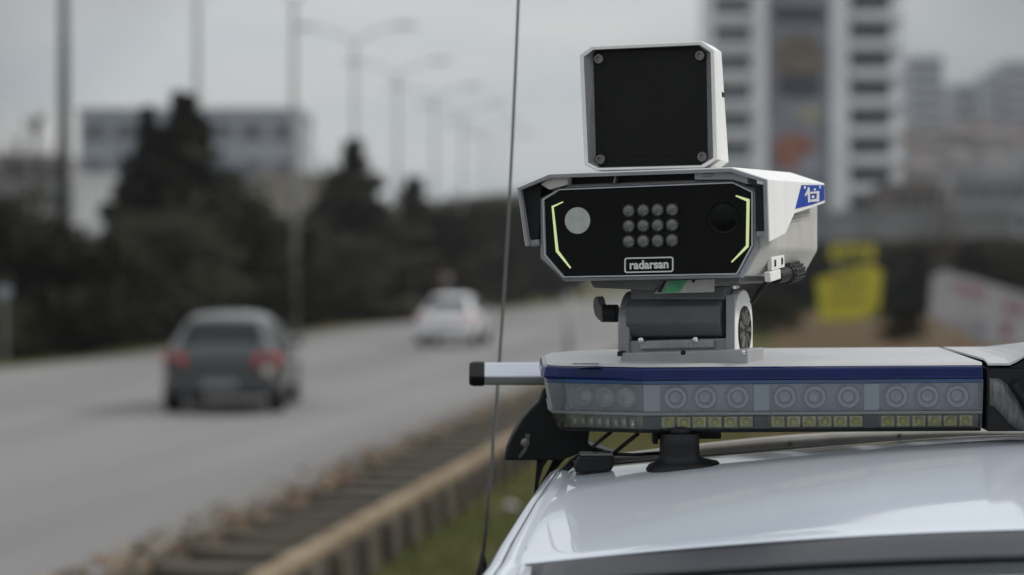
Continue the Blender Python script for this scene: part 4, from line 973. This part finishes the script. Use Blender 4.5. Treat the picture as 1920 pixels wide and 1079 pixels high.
# spacers between shield and housing
def blk(name, pts, y0, y1, m, parent=rc, bev=.0008, label=None):
    bm = B(); prism_y(bm, tr(pts, y0), y0, y1); return obj(name, bm, m, parent, bevel=bev, label=label)
blk("spacer", [(990,452),(1009,449),(1010,458),(992,462)], YV+.006, YV+.03, m_grey)
blk("spacer", [(1013,346),(1034,331),(1064,330),(1064,346),(1030,356)], YV+.004, YV+.05, m_beige)
blk("spacer", [(1152,328),(1156,328),(1153,344),(1149,344)], YV+.006, YV+.02, m_steel)
blk("spacer", [(1302,322),(1350,320),(1402,330),(1402,346),(1372,337),(1302,337)], YV+.004, YV+.05, m_grey)
blk("spacer_pad", [(1318,326),(1335,325),(1335,331),(1318,332)], YV+.002, YV+.005, m_steel)
blk("spacer", [(1418,434),(1437,434),(1437,443),(1418,443)], YV+.006, YV+.03, m_grey)
# black blocks added to paint the shade in the gap between shield and housing
blk("gap_shade", [(1050,325),(1372,314),(1372,342),(1050,352)], YV+.022, YV+.05, m_rubber)
blk("gap_shade", [(1415,352),(1434,346),(1437,436),(1417,437)], YV+.010, YV+.05, m_rubber)
blk("gap_shade", [(976,358),(1010,344),(1014,352),(1010,449),(991,449)], YV+.012, YV+.06, m_rubber)
# decal on the right flank
def onflank(pts, off): return [(xr+(vis[5][0]-vis[4][0])*(vis[4][1]-RF.x(u,v,xr)[1])/(vis[4][1]-vis[5][1])+off, *RF.x(u, v, xr)) for u, v in pts]
def flat(name, pts, off, m, parent, th=.0004):
    bm = B(); loft(bm, [onflank(pts, off), onflank(pts, off+th)]); return obj(name, bm, m, parent)
dc = flat("decal", [(1487,392),(1500,347.5),(1542,347.5),(1542,376),(1519,384)], .0021, m_blue, vz)
flat("decal_mark", [(1508.5,358),(1511,351),(1513.5,352),(1514,379),(1510,381),(1509.5,364),(1505,369),(1504,366)], .0028, m_print, dc)
flat("decal_mark", [(1514.5,360.5),(1532,358.5),(1531.5,362),(1514.5,364)], .0028, m_print, dc)
flat("decal_mark", [(1514.5,375),(1531,372.5),(1531,378),(1514.5,379)], .0028, m_print, dc)
flat("decal_mark", [(1527,362.4),(1531.4,362),(1531,372.4),(1526,373)], .0028, m_print, dc)
flat("decal_mark", [(1517,367.5),(1522,367),(1522,371.5),(1517,372)], .0028, m_print, dc)
flat("decal_mark", [(1521.5,354),(1525,353.6),(1525,357.4),(1521.5,357.8)], .0028, m_print, dc)
flat("decal_mark", [(1503,349.5),(1507,349.2),(1505.5,355),(1502.5,354)], .0028, m_print, dc)
flat("decal_mark", [(1532,348.8),(1535,348.6),(1534,354),(1532,354)], .0028, m_print, dc)
# ribs on the housing flank
xh = max(p[0] for p in outer)-.002
for k, (a, b) in enumerate((((1488,405),(1518,398)), ((1484,412),(1518,404)), ((1482,418),(1518,409)))):
    p = RF.x(*a, xh); q = RF.x(*b, xh); bm = B(); loft(bm, [[(xh-.001, y, z-.0011), (xh+.0012, y, z), (xh-.001, y, z+.0011)] for y, z in (p, q)]); obj("flank_rib", bm, m_beige, hs)
# hinge plate, gland and cable under the right chamfer
cp = RF.x(1450, 495, xh-.012)
def chp(u, v): return Vector((xh-.010, *RF.x(u, v, xh-.010)))
bm = B(); q = [chp(1438,483), chp(1462,478), chp(1463,501), chp(1439,508)]; loft(bm, [q, [p+Vector((.006,0,0)) for p in q]]); hp_ = obj("hinge_plate", bm, m_white, rc, bevel=.0008)
for u, v in ((1444,494),(1457,490)):
    p = chp(u, v)+Vector((.0062,0,0)); bm = B(); loft(bm, [[p+Vector((a, b*.0022, c*.0042)) for b, c in ((-1,-1),(1,-1),(1,1),(-1,1))] for a in (0,.0012)]); obj("slot", bm, m_rubber, hp_)
bm = B(); q = [chp(1432,511), chp(1452,505), chp(1453,523), chp(1434,529)]; loft(bm, [q, [p+Vector((.008,0,0)) for p in q]]); obj("cable_clip", bm, m_white, rc, bevel=.001)
p0, p1 = chp(1454,519), chp(1494,508); bm = B(); cyl(bm, p0, p0+(p1-p0)*.45, .0095, .0105, 18); 
cyl(bm, p0+(p1-p0)*.45, p1, .0125, .0115, 14); gd = obj("cable_gland", bm, m_rubber, rc, bevel=.0008)
for k in range(14):
    a = 2*math.pi*k/14; d = (p1-p0).normalized(); e1_ = d.orthogonal().normalized(); e2_ = d.cross(e1_)
    o1 = (e1_*math.cos(a)+e2_*math.sin(a))*.0125; bm = B(); cyl(bm, p0+(p1-p0)*.5+o1, p0+(p1-p0)*.97+o1, .0018, n=6); obj("grip_rib", bm, m_rubber, gd)
bm = B(); tube(bm, bez(chp(1442,524), chp(1428,540), Vector((xh-.03, *RF.x(1410,566,xh-.03))), 8), .0032, 8); obj("cable", bm, m_rubber, rc, True)

# square box on top
YT = YF+.012
fo = tr([(1087,103),(1109,87),(1316,77.5),(1339,94),(1345,299),(1320,316),(1120,321),(1096,309)], YT)
r1 = tr([(1094.5,107),(1113,93.5),(1312,84.5),(1332.5,98.5),(1337.5,297),(1315,310.5),(1123,315.5),(1103,305.5)], YT)
r2 = tr([(1112.5,103),(1119,94.5),(1309,86.5),(1324.5,99.5),(1327.5,296),(1313,309.5),(1127,314),(1117.5,304)], YT+.012)
YB = YT+.075
bk = tr([(1352.5,98),(1366,304)], YB)
ox = fo[3][0]; gr0 = bk[0][0]-fo[3][0]; gr1 = bk[1][0]-fo[4][0]
back = [(fo[0][0]-gr0, fo[0][1]), (fo[1][0]-gr0*.5, fo[1][1]+.002), (fo[2][0]+gr0*.5, fo[2][1]+.0), (bk[0][0], bk[0][1]), (bk[1][0], bk[1][1]), (fo[5][0]+gr1*.6, fo[5][1]+.001), (fo[6][0]-gr1*.6, fo[6][1]), (fo[7][0]-gr1, fo[7][1])]
bm = B()
loft(bm, [[(x, YT, z) for x, z in fo], [(x, YB, z) for x, z in back], [(x, YB+.03, z) for x, z in inset(back, .02)]], False, True)
loft(bm, [[(x, YT, z) for x, z in fo], [(x, YT-.0008, z) for x, z in inset(fo, .0012)], [(x, YT-.0004, z) for x, z in r1]], False, False)
bmesh.ops.remove_doubles(bm, verts=bm.verts[:], dist=1e-6)
ab_ = obj("antenna_box", bm, m_white, rc, bevel=.0012)
bm = B(); loft(bm, [[(x, YT-.0002, z) for x, z in r1], [(x, YT+.0118, z) for x, z in r2]], False, False); obj("box_recess", bm, m_grey, ab_)
bm = B(); prism_y(bm, inset(r2, -.001), YT+.012, YT+.02); apn = obj("box_face", bm, m_face, ab_)
# raised inner pad of the face
bm = B(); rq = tr([(1128,114),(1308,106),(1315,290),(1131,298)], YT+.012); loft(bm, [[(x, YT+.0121, z) for x, z in rq], [(x, YT+.0117, z) for x, z in inset(rq, .001)]]); obj("face_pad", bm, m_face, ab_)
for u, v in ((1122.5,110.5),(1312,104.5),(1125.5,299.5),(1316.5,294.5)):
    q = RF.y(u, v, YT+.008); bm = B()
    lathe(bm, [(.0064,.0),(.0064,.004),(.0056,.0052),(.0034,.0052),(.0030,.0030),(.0003,.0030)], (q[0], YT+.012, q[1]), (0,-1,0), 18); obj("screw", bm, m_steel, ab_, False)
blk("box_stem", [(1150,318),(1320,314),(1330,330),(1150,334)], YT+.02, YT+.07, m_white)
bm = B(); qv = RF.x(1357, 180, xr-.045); 
qv = RF.y(1356, 178, YT+.055); bm = B(); box(bm, qv[0]-.003, qv[0]+.0008, YT+.050, YT+.060, qv[1]-.003, qv[1]+.003); obj("side_latch", bm, m_rubber, ab_, bevel=.0006)
# mount ----------------------------------------------------------------
YM = -.085
blk("mounting_plate", [(1104,524),(1388,517),(1386,531),(1232,538),(1226,545),(1112,540)], YM-.03, YM+.14, m_dgrey, bev=.002)  # dark grey also paints the shade under the housing
blk("tilt_block", [(1182,540),(1360,536),(1360,562),(1182,562)], YM-.004, YM+.07, m_dgrey, bev=.002)
pz = blk("label_plate", [(1226,551),(1248,527),(1339,523.5),(1338,548)], YM-.034, YM-.0302, m_plate)
bm = B(); prism_y(bm, tr([(1242,549.5),(1257,527),(1290,525.5),(1272,549)], YM-.0345), YM-.0350, YM-.0342); obj("green_patch", bm, m_green, pz)  # green area on the left part of the plate
bm = B(); prism_y(bm, tr([(1232,548),(1246,527),(1250,527),(1238,549)], YM-.036), YM-.038, YM-.0342); obj("edge_strip", bm, m_rubber, pz)
q = RF.y(1300, 527, YM-.035); bm = B(); lathe(bm, [(.002,-.0),(.002,.0012)], (q[0], YM-.0342, q[1]), (0,-1,0), 10); obj("hole", bm, m_rubber, pz)
# tilt motor: faceted drum lying between the arms
a_ = RF.y(1183, 591, YM+.02); b_ = RF.y(1359, 589, YM+.02)
bm = B(); n = 10; rad = .033
ringf = lambda x, z: [(x, YM+.028+rad*math.cos(R(18+36*i)), z+rad*1.02*math.sin(R(18+36*i))) for i in range(n)]
loft(bm, [ringf(a_[0], a_[1]), ringf(b_[0], b_[1])]); obj("tilt_drum", bm, m_dgrey, rc, bevel=.0015)
# fork arms
def arm(u0, u1, vt, vb, name):
    x0, x1 = RF.y(u0, vb, YM)[0], RF.y(u1, vb, YM)[0]; zt = RF.y(u0, vt, YM)[1]; zb = RF.y(u0, vb, YM)[1]
    y0, y1 = YM, YM+.088; c = (y0+y1)/2; r = (y1-y0)/2
    poly = [(y0, zb), (y1, zb)] + [(c+r*math.cos(R(a)), zt-r+r*math.sin(R(a))) for a in range(0, 181, 15)]
    bm = B(); prism_x(bm, poly, x0, x1); return obj(name, bm, m_white if u0 > 1300 else m_grey, rc, bevel=.0022, seg=3), x0, x1, c, zt-r
bl, *_ = arm(1158, 1180, 547, 664, "fork_arm")
br, bx0, bx1, bc, bz = arm(1361, 1379, 543, 662, "fork_arm")
bm = B(); prism_x(bm, [(YM-.0022, RF.y(1370,660,YM)[1]), (YM-.0002, RF.y(1370,660,YM)[1]), (YM-.0002, RF.y(1370,552,YM)[1]), (YM-.0022, RF.y(1370,554,YM)[1])], bx0+.001, bx1-.001); obj("arm_shade", bm, m_grey, br)  # grey plate on the white arm paints its shaded front
# black ribbed disc on the right arm
zc_ = bz-.008; bm = B(); lathe(bm, [(.031,-.002),(.031,.0012),(.0295,.002),(.028,.0004),(.001,.0004)], (bx1, bc, zc_), (1,0,0), 32); dk = obj("pivot_disc", bm, m_rubber, br, True)
for k in range(9):
    a = 2*math.pi*k/9; d = Vector((0, math.cos(a), math.sin(a))); e = Vector((0, -math.sin(a), math.cos(a)))
    c0 = Vector((bx1+.0006, bc, zc_)); bm = B()
    loft(bm, [[c0+d*.008-e*.0022, c0+d*.027-e*.0036, c0+d*.027+e*.0036, c0+d*.008+e*.0022], [c0+d*.009-e*.0012+Vector((.0022,0,0)), c0+d*.026-e*.0024+Vector((.0022,0,0)), c0+d*.026+e*.0024+Vector((.0022,0,0)), c0+d*.009+e*.0012+Vector((.0022,0,0))]]); obj("disc_rib", bm, m_steel, dk)
q = RF.y(1378, 537, YM); bm = B(); lathe(bm, [(.0035,-.01),(.0035,.003),(.0012,.004)], (q[0], YM, q[1]), (0,-1,0), 12); obj("bolt", bm, m_bolt, rc)
# base of the fork
blk("fork_base", [(1160,640),(1378,634),(1378,660),(1160,664)], YM+.004, YM+.084, m_grey, bev=.002)
blk("vent_strip", [(1200,641),(1338,638),(1338,652),(1200,655)], YM-.0015, YM+.0035, m_ped)
for i in range(14):
    u = 1234+i*7; blk("vent_slot", [(u,643),(u+2.6,643),(u+2.6,652),(u,652)], YM-.0022, YM-.0016, m_grey, bev=0)
for u, v in ((1203,638.5),(1305,637.5)):
    q = RF.y(u, v, YM); bm = B(); lathe(bm, [(.0036,-.004),(.0036,.004),(.0012,.0052)], (q[0], YM, q[1]), (0,-1,0), 12); obj("bolt", bm, m_bolt, rc)
ft = RF.y(1165, 684, YM)[1]
blk("pedestal", [(1164,662),(1402,655),(1402,686),(1162,690)], YM-.012, YM+.07, m_ped, bev=.002)
q = RF.y(1281, 661.5, YM-.012); bm = B(); lathe(bm, [(.0032,-.001),(.0032,.0006),(.002,.0008)], (q[0], YM-.0122, q[1]), (0,-1,0), 12); obj("bolt_hole", bm, m_rubber, rc)
blk("rubber_pad", [(1157,660),(1166,658),(1166,668),(1157,669)], YM-.014, YM+.01, m_rubber)
q = RF.y(1395, 661, YM-.012); bm = B(); lathe(bm, [(.0028,-.006),(.0028,.002),(.001,.003)], (q[0]+.0, YM-.012, q[1]), (0,-1,0), 10); obj("bolt", bm, m_bolt, rc)
# clamp knob on the left
q = RF.y(1158, 588, YM+.03); q2 = RF.y(1128, 588, YM+.03)
bm = B(); cyl(bm, (q[0], YM+.03, q[1]), (q2[0], YM+.03, q2[1]), .0115, .0115, 20); kn = obj("clamp_knob", bm, m_rubber, rc, True, bevel=.001)
bm = B(); prism_y(bm, tr([(1113,560),(1119,555),(1123,560),(1125,570),(1130,576),(1131,604),(1122,600),(1115,590),(1112,575)], YM+.02), YM+.018, YM+.045); obj("knob_lever", bm, m_dgrey, kn, bevel=.002)

# ------------------------------------------------------------------ air
bm = B(); box(bm, -900, 900, -60, 1500, -2.0, 104)
hz = obj("haze", bm, bpy.data.materials.new("air")); m = hz.data.materials[0]; m.use_nodes = True; t = m.node_tree; t.nodes.clear()
o = t.nodes.new("ShaderNodeOutputMaterial"); v = t.nodes.new("ShaderNodeVolumePrincipled"); v.inputs["Color"].default_value = (.86,.90,.96,1); v.inputs["Density"].default_value = .00024; v.inputs["Anisotropy"].default_value = .2
t.links.new(v.outputs[0], o.inputs["Volume"]); tag(hz, kind="stuff")
